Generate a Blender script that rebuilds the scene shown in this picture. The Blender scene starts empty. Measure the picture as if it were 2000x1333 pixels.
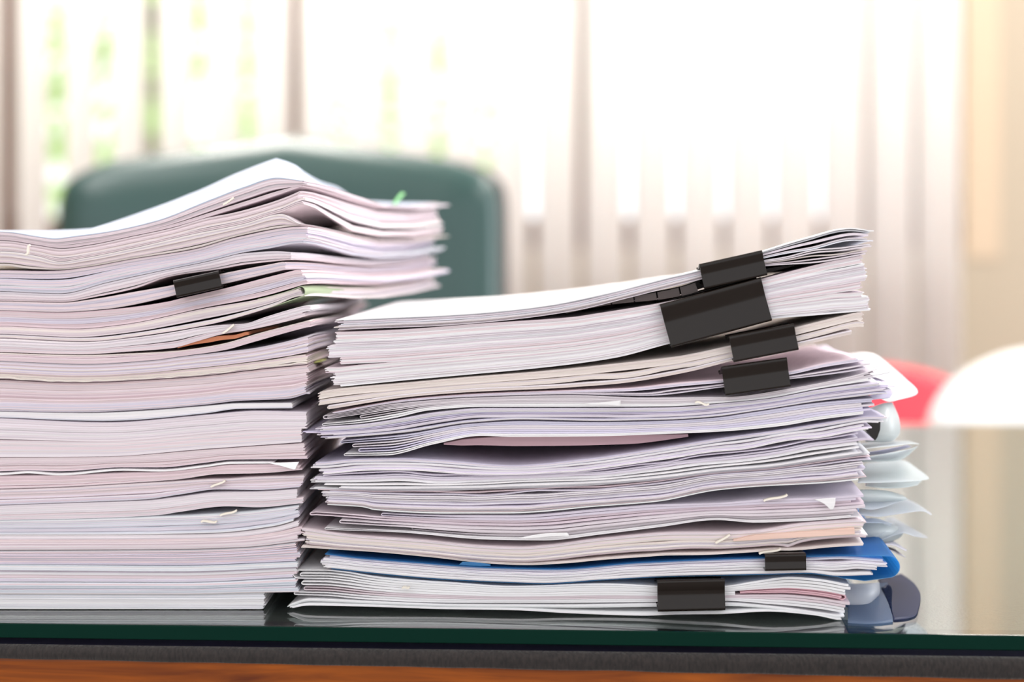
import bpy, math, random
import numpy as np

random.seed(7)
rng = np.random.default_rng(11)
SC = bpy.context.scene
COL = SC.collection
F, D = 3290.0, 0.85          # focal length in pixels of the 2000 px frame, distance to the front of the stacks
ZT = 0.76                    # top of the glass
ZC = ZT + 0.1943             # lens height
PI = math.pi

# ------------------------------------------------------------------ materials
def mat(name):
    m = bpy.data.materials.new(name); m.use_nodes = True
    nt = m.node_tree
    for n in list(nt.nodes): nt.nodes.remove(n)
    out = nt.nodes.new('ShaderNodeOutputMaterial')
    return m, nt, out

def principled(name, color, rough=0.6, **kw):
    m, nt, out = mat(name)
    b = nt.nodes.new('ShaderNodeBsdfPrincipled')
    b.inputs['Base Color'].default_value = (*color, 1)
    b.inputs['Roughness'].default_value = rough
    for k, v in kw.items():
        b.inputs[k].default_value = v
    nt.links.new(b.outputs[0], out.inputs[0])
    return m, nt, b

def add_noise_bump(nt, b, scale, strength, dist=0.001, stretch=(1, 1, 1)):
    tc = nt.nodes.new('ShaderNodeTexCoord'); mp = nt.nodes.new('ShaderNodeMapping')
    mp.inputs['Scale'].default_value = stretch
    nz = nt.nodes.new('ShaderNodeTexNoise'); nz.inputs['Scale'].default_value = scale
    nz.inputs['Detail'].default_value = 4
    bp = nt.nodes.new('ShaderNodeBump'); bp.inputs['Strength'].default_value = strength
    bp.inputs['Distance'].default_value = dist
    nt.links.new(tc.outputs['Object'], mp.inputs[0]); nt.links.new(mp.outputs[0], nz.inputs['Vector'])
    nt.links.new(nz.outputs['Fac'], bp.inputs['Height']); nt.links.new(bp.outputs[0], b.inputs['Normal'])
    return nz

def paper_material():
    m, nt, out = mat('paper')
    at = nt.nodes.new('ShaderNodeAttribute'); at.attribute_name = 'tint'
    tc = nt.nodes.new('ShaderNodeTexCoord'); mp = nt.nodes.new('ShaderNodeMapping')
    mp.inputs['Scale'].default_value = (14, 14, 900)
    nz = nt.nodes.new('ShaderNodeTexNoise'); nz.inputs['Scale'].default_value = 1.0; nz.inputs['Detail'].default_value = 3
    ramp = nt.nodes.new('ShaderNodeMapRange')
    ramp.inputs['From Min'].default_value = 0.3; ramp.inputs['From Max'].default_value = 0.7
    ramp.inputs['To Min'].default_value = 0.93; ramp.inputs['To Max'].default_value = 1.05
    mul = nt.nodes.new('ShaderNodeMix'); mul.data_type = 'RGBA'; mul.blend_type = 'MULTIPLY'
    mul.inputs['Factor'].default_value = 1.0
    b = nt.nodes.new('ShaderNodeBsdfPrincipled'); b.inputs['Roughness'].default_value = 0.85
    b.inputs['Specular IOR Level'].default_value = 0.2
    tr = nt.nodes.new('ShaderNodeBsdfTranslucent')
    mx = nt.nodes.new('ShaderNodeMixShader'); mx.inputs[0].default_value = 0.12
    L = nt.links.new
    L(tc.outputs['Object'], mp.inputs[0]); L(mp.outputs[0], nz.inputs['Vector']); L(nz.outputs['Fac'], ramp.inputs['Value'])
    L(at.outputs['Color'], mul.inputs['A']); L(ramp.outputs[0], mul.inputs['B'])
    L(mul.outputs['Result'], b.inputs['Base Color']); L(mul.outputs['Result'], tr.inputs['Color'])
    L(b.outputs[0], mx.inputs[1]); L(tr.outputs[0], mx.inputs[2]); L(mx.outputs[0], out.inputs[0])
    return m
PAPER = paper_material()

def film(name, color, clear, rough=0.25, spec=0.5):
    """thin translucent plastic: part see-through, part milky"""
    m, nt, out = mat(name)
    tp = nt.nodes.new('ShaderNodeBsdfTransparent'); tp.inputs[0].default_value = (*[min(1, c * 1.05) for c in color], 1)
    b = nt.nodes.new('ShaderNodeBsdfPrincipled'); b.inputs['Base Color'].default_value = (*color, 1)
    b.inputs['Roughness'].default_value = rough; b.inputs['Specular IOR Level'].default_value = spec
    tr = nt.nodes.new('ShaderNodeBsdfTranslucent'); tr.inputs[0].default_value = (*color, 1)
    m1 = nt.nodes.new('ShaderNodeMixShader'); m1.inputs[0].default_value = 0.65
    m2 = nt.nodes.new('ShaderNodeMixShader'); m2.inputs[0].default_value = clear
    L = nt.links.new
    L(b.outputs[0], m1.inputs[1]); L(tr.outputs[0], m1.inputs[2]); L(m1.outputs[0], m2.inputs[1]); L(tp.outputs[0], m2.inputs[2])
    L(m2.outputs[0], out.inputs[0])
    return m
M = {}
M['clip'], nt, b = principled('black_enamel', (0.012, 0.008, 0.006), 0.16); b.inputs['Specular IOR Level'].default_value = 0.25
M['comb'], nt, b = principled('comb_plastic', (0.055, 0.036, 0.032), 0.45)
M['brass'], nt, b = principled('fastener_metal', (0.84, 0.78, 0.68), 0.45, Metallic=0.35)
M['film_clear'] = film('clear_plastic_film', (0.92, 0.94, 0.97), 0.34)
M['film_milky'] = film('milky_plastic_film', (0.92, 0.95, 0.95), 0.12)
M['film_blue'] = film('blue_plastic_film', (0.16, 0.46, 0.76), 0.30)
M['navy_reflection'] = film('navy_reflection_film', (0.20, 0.22, 0.36), 0.35)
M['grey_reflection'] = film('grey_blue_reflection_film', (0.42, 0.52, 0.68), 0.35)
M['tab'], _, _ = principled('green_tab_plastic', (0.35, 0.80, 0.30), 0.5)
M['leather'], nt, b = principled('green_leather', (0.022, 0.062, 0.056), 0.30)
add_noise_bump(nt, b, 220, 0.25, 0.0006)
M['shell'], _, _ = principled('dark_chair_shell', (0.035, 0.028, 0.028), 0.45)
M['chrome'], _, _ = principled('chair_steel', (0.55, 0.55, 0.56), 0.3, Metallic=0.9)
M['white_plastic'], _, _ = principled('white_chair_plastic', (0.66, 0.645, 0.63), 0.4)
M['red_plastic'], _, _ = principled('red_chair_plastic', (0.85, 0.035, 0.06), 0.4)

# glass plate
m, nt, out = mat('green_glass')
g = nt.nodes.new('ShaderNodeBsdfPrincipled')
g.inputs['Base Color'].default_value = (0.80, 0.93, 0.88, 1); g.inputs['Roughness'].default_value = 0.015
g.inputs['IOR'].default_value = 1.55; g.inputs['Transmission Weight'].default_value = 1.0
nt.links.new(g.outputs[0], out.inputs[0]); M['glass'] = m
M['glass_edge'], nt, b = principled('ground_glass_edge', (0.0008, 0.020, 0.013), 0.3); b.inputs['Specular IOR Level'].default_value = 0.06

# felt
m, nt, b = principled('grey_felt', (0.05, 0.043, 0.045), 0.95)
b.inputs['Sheen Weight'].default_value = 0.25
tc = nt.nodes.new('ShaderNodeTexCoord'); mp = nt.nodes.new('ShaderNodeMapping'); mp.inputs['Scale'].default_value = (800, 500, 320)
nz = nt.nodes.new('ShaderNodeTexNoise'); nz.inputs['Scale'].default_value = 1; nz.inputs['Detail'].default_value = 4
cr = nt.nodes.new('ShaderNodeValToRGB'); cr.color_ramp.elements[0].position = 0.3; cr.color_ramp.elements[1].position = 0.75
cr.color_ramp.elements[0].color = (0.008, 0.006, 0.006, 1); cr.color_ramp.elements[1].color = (0.028, 0.021, 0.019, 1)
bp = nt.nodes.new('ShaderNodeBump'); bp.inputs['Strength'].default_value = 0.8; bp.inputs['Distance'].default_value = 0.0008
nt.links.new(tc.outputs['Object'], mp.inputs[0]); nt.links.new(mp.outputs[0], nz.inputs['Vector'])
nt.links.new(nz.outputs['Fac'], cr.inputs[0]); nt.links.new(cr.outputs[0], b.inputs['Base Color'])
nt.links.new(nz.outputs['Fac'], bp.inputs['Height']); nt.links.new(bp.outputs[0], b.inputs['Normal'])
M['felt'] = m
M['navy'], _, _ = principled('navy_felt_band', (0.004, 0.003, 0.011), 0.9); M['navy'].node_tree.nodes['Principled BSDF'].inputs['Specular IOR Level'].default_value = 0.1

# varnished wood
def wood(name, c0, c1, rough=0.35, stretch=(3, 18, 40)):
    m, nt, b = principled(name, c0, rough)
    b.inputs['Specular IOR Level'].default_value = 0.25
    tc = nt.nodes.new('ShaderNodeTexCoord'); mp = nt.nodes.new('ShaderNodeMapping'); mp.inputs['Scale'].default_value = stretch
    nz = nt.nodes.new('ShaderNodeTexNoise'); nz.inputs['Scale'].default_value = 3; nz.inputs['Detail'].default_value = 7
    nz.inputs['Distortion'].default_value = 1.2
    cr = nt.nodes.new('ShaderNodeValToRGB')
    cr.color_ramp.elements[0].color = (*c0, 1); cr.color_ramp.elements[1].color = (*c1, 1)
    cr.color_ramp.elements[0].position = 0.32; cr.color_ramp.elements[1].position = 0.7
    nt.links.new(tc.outputs['Object'], mp.inputs[0]); nt.links.new(mp.outputs[0], nz.inputs['Vector'])
    nt.links.new(nz.outputs['Fac'], cr.inputs[0]); nt.links.new(cr.outputs[0], b.inputs['Base Color'])
    return m
M['wood'] = wood('orange_varnished_wood', (0.11, 0.020, 0.001), (0.34, 0.080, 0.003))
M['frame_wood'] = wood('brown_window_wood', (0.085, 0.034, 0.015), (0.15, 0.062, 0.030), 0.5, (20, 20, 2))

def wall_mat(name, color, var=0.04):
    m, nt, b = principled(name, color, 0.9)
    tc = nt.nodes.new('ShaderNodeTexCoord'); nz = nt.nodes.new('ShaderNodeTexNoise'); nz.inputs['Scale'].default_value = 2.5
    cr = nt.nodes.new('ShaderNodeValToRGB')
    cr.color_ramp.elements[0].color = (*[c * (1 - var) for c in color], 1); cr.color_ramp.elements[1].color = (*[min(1, c * (1 + var)) for c in color], 1)
    nt.links.new(tc.outputs['Object'], nz.inputs['Vector']); nt.links.new(nz.outputs['Fac'], cr.inputs[0])
    nt.links.new(cr.outputs[0], b.inputs['Base Color'])
    return m
M['wall'] = wall_mat('beige_plaster', (0.47, 0.395, 0.30))
M['jamb'] = wall_mat('pale_wood_jamb', (0.60, 0.47, 0.34))
M['ceiling'] = wall_mat('white_ceiling', (0.85, 0.84, 0.82))
M['floor'] = wall_mat('grey_floor_tile', (0.30, 0.28, 0.27), 0.12)

# blind fabric
m, nt, out = mat('white_blind_fabric')
df = nt.nodes.new('ShaderNodeBsdfDiffuse'); tr = nt.nodes.new('ShaderNodeBsdfTranslucent'); mx = nt.nodes.new('ShaderNodeMixShader')
mx.inputs[0].default_value = 0.45
tc = nt.nodes.new('ShaderNodeTexCoord'); nz = nt.nodes.new('ShaderNodeTexNoise'); nz.inputs['Scale'].default_value = 300
cr = nt.nodes.new('ShaderNodeValToRGB')
cr.color_ramp.elements[0].color = (0.90, 0.875, 0.86, 1); cr.color_ramp.elements[1].color = (0.95, 0.93, 0.915, 1)
for n in (df, tr): nt.links.new(cr.outputs[0], n.inputs[0])
nt.links.new(tc.outputs['Object'], nz.inputs['Vector']); nt.links.new(nz.outputs['Fac'], cr.inputs[0])
nt.links.new(df.outputs[0], mx.inputs[1]); nt.links.new(tr.outputs[0], mx.inputs[2]); nt.links.new(mx.outputs[0], out.inputs[0])
M['blind'] = m
# window glass
m, nt, out = mat('window_glass')
tp = nt.nodes.new('ShaderNodeBsdfTransparent'); gl = nt.nodes.new('ShaderNodeBsdfGlossy'); gl.inputs['Roughness'].default_value = 0.02
fr = nt.nodes.new('ShaderNodeFresnel'); mx = nt.nodes.new('ShaderNodeMixShader')
nt.links.new(fr.outputs[0], mx.inputs[0]); nt.links.new(tp.outputs[0], mx.inputs[1]); nt.links.new(gl.outputs[0], mx.inputs[2])
nt.links.new(mx.outputs[0], out.inputs[0]); M['pane'] = m
m, nt, out = mat('tree_leaf')
df = nt.nodes.new('ShaderNodeBsdfDiffuse'); tr = nt.nodes.new('ShaderNodeBsdfTranslucent'); mx = nt.nodes.new('ShaderNodeMixShader')
df.inputs[0].default_value = (0.30, 0.45, 0.16, 1); tr.inputs[0].default_value = (0.55, 0.75, 0.25, 1); mx.inputs[0].default_value = 0.5
nt.links.new(df.outputs[0], mx.inputs[1]); nt.links.new(tr.outputs[0], mx.inputs[2]); nt.links.new(mx.outputs[0], out.inputs[0])
M['leaf'] = m
M['bark'], _, _ = principled('tree_bark', (0.16, 0.11, 0.07), 0.9)
M['lawn'] = wall_mat('garden_lawn', (0.30, 0.42, 0.15), 0.2)
m, nt, out = mat('fill_diffuser'); em = nt.nodes.new('ShaderNodeEmission'); em.inputs[1].default_value = 3.0
nt.links.new(em.outputs[0], out.inputs[0]); M['lamp'] = m

# ------------------------------------------------------------------ object helpers
def link(name, me, material=None, parent=None, smooth=False):
    o = bpy.data.objects.new(name, me); COL.objects.link(o)
    if material: me.materials.append(material)
    if parent: o.parent = parent
    if smooth: me.shade_smooth()
    return o

def pydata(name, verts, faces, material=None, parent=None, smooth=False, tint=None):
    me = bpy.data.meshes.new(name)
    me.from_pydata([tuple(map(float, v)) for v in verts], [], [tuple(map(int, f)) for f in faces])
    if tint is not None:
        a = me.attributes.new('tint', 'FLOAT_COLOR', 'FACE')
        t = np.ones((len(me.polygons), 4), np.float32); t[:, :3] = tint
        a.data.foreach_set('color', t.ravel())
    me.update()
    return link(name, me, material, parent, smooth)

def thing(name, label, cat, loc=(0, 0, 0), group=None):
    o = bpy.data.objects.new(name, None); COL.objects.link(o); o.location = loc
    o.empty_display_size = 0.02
    o['label'] = label; o['category'] = cat
    if group: o['group'] = group
    return o

def tag(o, label, cat, group=None):
    o['label'] = label; o['category'] = cat
    if group: o['group'] = group
    return o

def structure(o, label=None):
    o['kind'] = 'structure'
    if label: o['label'] = label
    return o

def box_data(x0, x1, y0, y1, z0, z1):
    v = [(x, y, z) for x in (x0, x1) for y in (y0, y1) for z in (z0, z1)]
    f = [(0, 1, 3, 2), (4, 6, 7, 5), (0, 4, 5, 1), (2, 3, 7, 6), (0, 2, 6, 4), (1, 5, 7, 3)]
    return v, f

def boxes(name, lst, material, parent=None, bevel=0.0, frame=None):
    V, Fc = [], []
    for bx in lst:
        v, f = box_data(*bx); b0 = len(V); V += v; Fc += [tuple(i + b0 for i in q) for q in f]
    if frame: V = [frame(p) for p in V]
    o = pydata(name, V, Fc, material, parent)
    if bevel:
        md = o.modifiers.new('bevel', 'BEVEL'); md.width = bevel; md.segments = 3; md.limit_method = 'ANGLE'
    return o

# ------------------------------------------------------------------ smooth curves over picture columns (monotone cubic)
class Curve:
    def __init__(s, pts):
        p = sorted(pts); s.x = np.array([a for a, _ in p], float); s.y = np.array([b for _, b in p], float)
        h = np.diff(s.x); d = np.diff(s.y) / h; n = len(s.x); m = np.zeros(n)
        if n == 2: m[:] = d[0]
        else:
            for i in range(1, n - 1):
                if d[i - 1] * d[i] > 0:
                    w1, w2 = 2 * h[i] + h[i - 1], h[i] + 2 * h[i - 1]
                    m[i] = (w1 + w2) / (w1 / d[i - 1] + w2 / d[i])
            m[0], m[-1] = d[0], d[-1]
        s.m = m
    def __call__(s, q):
        q = np.asarray(q, float); qc = np.clip(q, s.x[0], s.x[-1])
        i = np.clip(np.searchsorted(s.x, qc) - 1, 0, len(s.x) - 2)
        h = s.x[i + 1] - s.x[i]; t = (qc - s.x[i]) / h
        return ((2 * t**3 - 3 * t**2 + 1) * s.y[i] + (t**3 - 2 * t**2 + t) * h * s.m[i]
                + (-2 * t**3 + 3 * t**2) * s.y[i + 1] + (t**3 - t**2) * h * s.m[i + 1])

class Noise1:
    def __init__(s, wl, n=5):
        s.k = 2 * PI / (wl * rng.uniform(0.6, 1.8, n)); s.p = rng.uniform(0, 2 * PI, n)
    def __call__(s, q):
        return sum(np.sin(k * np.asarray(q) + p) for k, p in zip(s.k, s.p)) / math.sqrt(len(s.k) / 2) * 0.6

def sstep(a, b, x):
    t = np.clip((np.asarray(x, float) - a) / (b - a), 0, 1); return t * t * (3 - 2 * t)

# ------------------------------------------------------------------ a stack: a front line on the desk, heights along it, depth behind it
class Stack:
    def __init__(s, pA, yA, pB, yB, warp):
        def pt(p, y): return np.array([(p - 1000) / F * (D + y), y])
        s.A, s.B = pt(pA, yA), pt(pB, yB)
        e = s.B - s.A; s.e = e / np.linalg.norm(e); s.n = np.array([-s.e[1], s.e[0]]); s.warp = warp
    def s_of(s, px):
        k = (np.asarray(px, float) - 1000) / F
        return (k * (D + s.A[1]) - s.A[0]) / (s.e[0] - k * s.e[1])
    def px_of(s, q):
        return 1000 + F * (s.A[0] + q * s.e[0]) / (D + s.A[1] + q * s.e[1])
    def z_of(s, px, py):
        y = s.A[1] + s.s_of(px) * s.e[1]
        return ZC + (440 - np.asarray(py)) / F * (D + y)
    def world(s, q, v, py, lift=0.0, vl=None):
        """q along the front line, v behind it (arrays), py the front height"""
        px = s.px_of(q); z = s.z_of(px, py); z = z - s.warp(z - ZT, px, v if vl is None else vl) + lift
        z = np.maximum(z, ZT + 0.0004)
        return np.stack([s.A[0] + q * s.e[0] + v * s.n[0], s.A[1] + q * s.e[1] + v * s.n[1], z], -1)
    def clampz(s, P):
        return P

def warp_left(zr, px, v):
    a = np.interp(v, [0, 0.03, 0.10, 0.17, 0.24, 0.32], [0, 0.10, 0.62, 1.0, 0.82, 0.5])
    return a * np.interp(zr, [0, .10, .16, .22, .26], [0, .0045, .0062, .0120, .0115]) * (0.3 + 0.7 * sstep(150, 580, px))
def warp_right(zr, px, v):
    return 0.012 * sstep(0, 0.2, v) * np.clip(zr / 0.2, 0, 1) * sstep(1000, 1550, px)
LEFT = Stack(0, 0.0, 600, 0.0, warp_left)
RIGHT = Stack(561, -0.001, 1634, -0.024, warp_right)

TINTS = {
    'pink': (0.79, 0.675, 0.71), 'rose': (0.78, 0.63, 0.66), 'cream': (0.82, 0.745, 0.70), 'lav': (0.735, 0.68, 0.775),
    'blue': (0.74, 0.76, 0.82), 'white': (0.87, 0.85, 0.87), 'pale': (0.81, 0.745, 0.785), 'grey': (0.62, 0.59, 0.635),
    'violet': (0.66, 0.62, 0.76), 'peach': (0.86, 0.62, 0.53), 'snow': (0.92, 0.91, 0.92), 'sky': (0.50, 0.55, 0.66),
    'mauve': (0.62, 0.42, 0.46), 'green': (0.62, 0.74, 0.62), 'olive': (0.46, 0.54, 0.36), 'orange': (0.62, 0.24, 0.13), 'hot': (0.83, 0.52, 0.58)}

def pick(pal):
    c = np.array(TINTS[random.choice(pal)]); return np.clip(c * rng.normal(1, 0.055) + rng.normal(0, 0.008, 3), 0, 0.95)

NU = 118
VS = np.array([0, .02, .07, .16, .3, .5, .75, 1.0])

def page_section(st, parent, pivot, yaw, xl, xr, bot, top, nsheets, depth, pal, fo, ro, lo, jit, lift=None, name='page_section', skew=0.0, v0=0.0, cap=None):
    """one pressed run of sheets: every sheet keeps its own edge, so the front is finely ribbed; bot/top give py over px"""
    sl, sr = st.s_of(xl), st.s_of(xr)
    U = np.linspace(0, 1, NU)[:, None]; NV = len(VS)
    rings, caps, cols = [], [], []
    nf = Noise1(0.05, 4)
    B = [(i, 0) for i in range(NU)] + [(NU - 1, k) for k in range(1, NV)] + [(i, NV - 1) for i in range(NU - 2, -1, -1)] + [(0, k) for k in range(NV - 2, 0, -1)]
    bi = np.array([b[0] for b in B]); bk = np.array([b[1] for b in B])
    cy, sy = math.cos(yaw), math.sin(yaw); sp = st.s_of(pivot)
    for j in range(nsheets):
        f0 = fo + rng.normal(0, jit * 0.28); r0 = ro + rng.normal(0, jit * 0.5); l0 = lo + rng.normal(0, jit * 0.7)
        sk = skew + rng.normal(0, 0.0012)
        cols.append(np.array(TINTS[cap]) if cap and j == nsheets - 1 else pick(pal))
        for e in (0, 1):
            t = (j + e) / nsheets
            q = sl + l0 + (sr + r0 - sl - l0) * U + sk * VS[None, :] * U ** 6
            v = np.broadcast_to(VS[None, :] * depth, q.shape) + (f0 + jit * 0.15 * nf(q)) * (1 - VS[None, :])+ v0
            a, w = q - sp, v
            Q = sp + a * cy + w * sy; W = -a * sy + w * cy
            px = st.px_of(Q)
            py = bot(px) * (1 - t) + top(px) * t
            lf = lift(px, v, t) if lift else 0.0
            P = st.world(Q, W, py, lf)
            rings.append(P[bi, bk])
            if (j == 0 and e == 0) or (j == nsheets - 1 and e == 1): caps.append(P)
    nr = len(B); verts = [caps[0].reshape(-1, 3)] + rings[1:-1] + [caps[1].reshape(-1, 3)]
    base, off, idx = [], 0, []
    gid = bi * NV + bk
    for k in range(2 * nsheets):
        if k == 0: idx.append(gid); off = NU * NV
        elif k == 2 * nsheets - 1: idx.append(off + gid)
        else: idx.append(off + np.arange(nr)); off += nr
    faces, ft = [], []
    i, k = np.meshgrid(np.arange(NU - 1), np.arange(NV - 1), indexing='ij'); i, k = i.ravel(), k.ravel()
    c0 = np.stack([i * NV + k, i * NV + k + 1, (i + 1) * NV + k + 1, (i + 1) * NV + k], -1)
    faces.append(c0); ft.append(np.repeat(cols[0][None], len(c0), 0))
    for r in range(2 * nsheets - 1):
        a, b2 = idx[r], idx[r + 1]; a1, b1 = np.roll(a, -1), np.roll(b2, -1)
        fc = np.stack([a, a1, b1, b2], -1); faces.append(fc)
        ft.append(np.repeat(cols[min(r // 2, nsheets - 1)][None], len(fc), 0))
    c1 = c0[:, ::-1] + off
    faces.append(c1); ft.append(np.repeat(cols[-1][None], len(c1), 0))
    V = np.concatenate(verts).astype(np.float32); FA = np.concatenate(faces).astype(np.int32); T = np.concatenate(ft)
    me = bpy.data.meshes.new(name)
    me.vertices.add(len(V)); me.vertices.foreach_set('co', V.ravel())
    me.loops.add(FA.size); me.loops.foreach_set('vertex_index', FA.ravel())
    me.polygons.add(len(FA)); me.polygons.foreach_set('loop_start', np.arange(0, FA.size, 4, dtype=np.int32))
    sm = np.zeros(len(FA), bool); sm[:len(c0)] = True; sm[-len(c1):] = True
    me.update(calc_edges=True)
    me.polygons.foreach_set('use_smooth', sm)
    at = me.attributes.new('tint', 'FLOAT_COLOR', 'FACE')
    TT = np.ones((len(FA), 4), np.float32); TT[:, :3] = T; at.data.foreach_set('color', TT.ravel())
    me.validate()
    return link(name, me, PAPER, parent)

def ribbon(st, parent, path, th, depth, color, yaw=0.0, pivot=None, name='sheet', lift=None, material=None, v0=0.0, nv=None, ref=None):
    """one sheet: a front outline in picture columns/heights run back over the depth of the page; th in pixels (number or array)"""
    P = np.array(path, float); n = len(P)
    T = np.gradient(P, axis=0); T /= np.linalg.norm(T, axis=1)[:, None] + 1e-9
    N = np.stack([T[:, 1], -T[:, 0]], -1)
    thv = np.broadcast_to(np.asarray(th, float), (n,))[:, None]
    loop = np.concatenate([P + N * thv / 2, (P - N * thv / 2)[::-1]])
    vs = np.linspace(0, 1, nv) if nv else VS
    q = st.s_of(loop[:, 0])[:, None] + 0 * vs[None]; v = v0 + vs[None] * depth + 0 * q
    sp = st.s_of(pivot if pivot is not None else P[:, 0].max())
    cy, sy = math.cos(yaw), math.sin(yaw); a = q - sp
    Q = sp + a * cy + v * sy; W = -a * sy + v * cy
    py = loop[:, 1][:, None] + 0 * Q
    if ref is not None: py = py + ref(st.px_of(Q)) - ref(st.px_of(q))
    lf = lift(st.px_of(Q), v, 1.0) if lift else 0.0
    G = st.world(Q, W, py, lf)
    m, k = G.shape[:2]; V = G.reshape(-1, 3); faces = []
    for i in range(m):
        i1 = (i + 1) % m
        for c in range(k - 1): faces.append((i * k + c, i * k + c + 1, i1 * k + c + 1, i1 * k + c))
    for i in range(n - 1):
        j, j1 = 2 * n - 1 - i, 2 * n - 2 - i
        faces.append((i * k, (i + 1) * k, j1 * k, j * k)); faces.append((i * k + k - 1, j * k + k - 1, j1 * k + k - 1, (i + 1) * k + k - 1))
    o = pydata(name, V, faces, material or PAPER, parent, False, color if material is None else None)
    return o

def along(curve, x0, x1, step=9):
    n = max(3, int(abs(x1 - x0) / step)); xs = np.linspace(x0, x1, n)
    return np.stack([xs, curve(xs)], -1)

def fold_path(top, bot, xl, xr, t_hi, t_lo, xr2=None, rmax=9.0, flip=False):
    """a sheet folded at its left end: right along the lower run, round the fold, back along the upper run"""
    hi = lambda x: bot(x) * (1 - t_hi) + top(x) * t_hi
    lo = lambda x: bot(x) * (1 - t_lo) + top(x) * t_lo
    h = (lo(xl) - hi(xl)) / 2; r = min(rmax, max(1.5, float(h) * 1.3)); c = xl + r
    h = float(lo(c) - hi(c)) / 2; mid = float(lo(c) + hi(c)) / 2
    A = along(hi, xr, c)
    an = np.linspace(PI / 2, 3 * PI / 2, 9)[1:-1]
    arc = np.stack([c + r * np.cos(an), mid - h * np.sin(an)], -1)
    Bp = along(lo, c, xr2 or xr)
    return np.concatenate([A, arc, Bp])

# ------------------------------------------------------------------ a document of many page sections
LAST = {}
def document(st, key, label, top, bot, xl, xr, pal, solid=0.96, pitch=1.5, per=(4, 10), depth=0.21, yaw=0.0, wig=0.8, jit=0.0011,
             endj=0.0012, lift=None, skewj=0.002, gmin=0.5, cat='document', group=None, drop_prev=True, leftj=None, pivot=None, skew=0.0, cap=None, flex=0.3, foot=None):
    """top/bot: the upper and lower limit of the document along its front; pages are shared out between them with natural gaps"""
    top, bot = Curve(top), Curve(bot)
    prev = LAST.get(key)
    topf = (lambda x, a=top, b=prev: np.maximum(a(x), b(x) + 1.0)) if prev is not None else top
    botf = lambda x: np.maximum(bot(x), topf(x) + 1.5)
    LAST[key] = botf
    xs = np.linspace(xl, xr, 40); H = botf(xs) - topf(xs)
    T0 = solid * np.percentile(H, 30) if solid <= 1.5 else solid
    n = max(2, int(round(T0 / pitch)))
    parts, left = [], n
    while left > 0:
        k = min(left, random.randint(*per)); parts.append(k); left -= k
    parts = parts[::-1]
    w = np.array(parts, float) / n; ng = len(parts)
    gw = rng.gamma(0.8, 1.0, ng); gw /= gw.sum()
    gn = [Noise1(170) for _ in parts]
    mid = (xl + xr) / 2
    loc = st.world(np.array(st.s_of(mid)), np.array(0.0), np.array(float(botf(mid))))
    root = thing('document', label, cat, tuple(loc), group)
    pv = pivot if pivot is not None else xr
    def stackpos(x):
        x = np.asarray(x, float); Hx = botf(x) - topf(x)
        free = np.maximum(Hx - T0, 0.0) * (1 - flex); sc = np.where(Hx > T0, (T0 + (Hx - T0) * flex) / T0, 1.0); sc = np.minimum(sc, (Hx - 0.25 * ng * gmin) / T0)
        g = np.stack([gw[i] * np.clip(1 + wig * gn[i](x), 0.05, 3) for i in range(ng)])
        g = g / g.sum(0) * np.maximum(free, 0.25 * ng * gmin)
        return Hx, sc, g
    def edge(i, upper):
        def fn(x):
            Hx, sc, g = stackpos(x)
            y = botf(x) - 0.0
            for k in range(i): y = y - g[k] - w[k] * T0 * sc
            y = y - g[i] * (1 if i else 0.3)
            return y - w[i] * T0 * sc if upper else y
        return fn
    made = []
    for i, k in enumerate(parts):
        m = ng
        lf = None
        if lift: lf = lambda px, v, t, i=i: lift(px, v, (i + t) / ng)
        o = page_section(st, root, pv, yaw, xl, xr, edge(i, False), edge(i, True), k, depth * rng.normal(1, 0.004), [foot] if foot and i == 0 else [random.choice(pal), random.choice(pal)] + pal[:1],
                         -0.0015 if foot and i == 0 else rng.normal(0.0006, jit * 0.7), rng.normal(0, endj), rng.normal(0, leftj or endj), jit, lf, skew=skew + rng.normal(0, skewj), cap=cap if i == ng - 1 else None,
                         name='sheet' if k == 1 else 'page_section')
        made.append(o)
    # parts keep their place when the thing is moved
    for o in made: o.matrix_parent_inverse = root_inverse(root)
    return root, topf, botf

def root_inverse(r):
    from mathutils import Matrix
    return Matrix.Translation(r.location).inverted()

def attach(o, root):
    o.parent = root; o.matrix_parent_inverse = root_inverse(root); return o

def fastener(st, root, px, py, length, tilt, v=-0.0012):
    """a bent metal fastener whose prongs stand out of the page edge"""
    x0, x1 = px - length / 2, px + length / 2
    P = [(x0 - 2, py + tilt / 2 + 1.5), (x0 + 2, py + tilt / 2 - .5), (x1 - 3, py - tilt / 2 - .5), (x1, py - tilt / 2 - 3)]
    c = Curve(P); xs = np.linspace(P[0][0], P[-1][0], 18)
    o = ribbon(st, None, np.stack([xs, c(xs)], -1), 3.6, 0.0022, (0.8, 0.7, 0.6), name='metal_fastener', material=M['brass'], v0=v - 0.001, nv=3)
    return attach(o, root)

def loose(st, root, path, th, color, depth=0.2, yaw=0.0, pivot=None, name='sheet', v0=0.0, material=None, lift=None, nv=None, ref=None):
    o = ribbon(st, None, path, th, depth, TINTS[color] if isinstance(color, str) else color, yaw, pivot, name, lift, material, v0, nv, ref)
    return attach(o, root)

# ================================================================== LEFT STACK
PK = ['pink', 'pale', 'pink', 'lav', 'cream']; PB = ['lav', 'pale', 'blue', 'pink']; CR = ['cream', 'pink', 'pale', 'cream']
RO = ['rose', 'pink', 'pale']; MX = ['pink', 'lav', 'pale', 'blue', 'cream', 'rose']; BL = ['blue', 'white', 'lav']
UP = math.radians(5.0); UK = 0.030
def lift_top(px, v, t):
    a = np.interp(px, [-100, 0, 100, 200, 300, 400, 490, 540, 590, 700], [.001, .002, .0075, .0135, .0185, .0215, .0230, .0150, .002, 0])
    b = np.interp(v, [0, .015, .05, .09, .15, .22, .3], [0, .10, .62, 1, 1.0, .8, .55])
    return a * b * t ** 2.2

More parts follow.
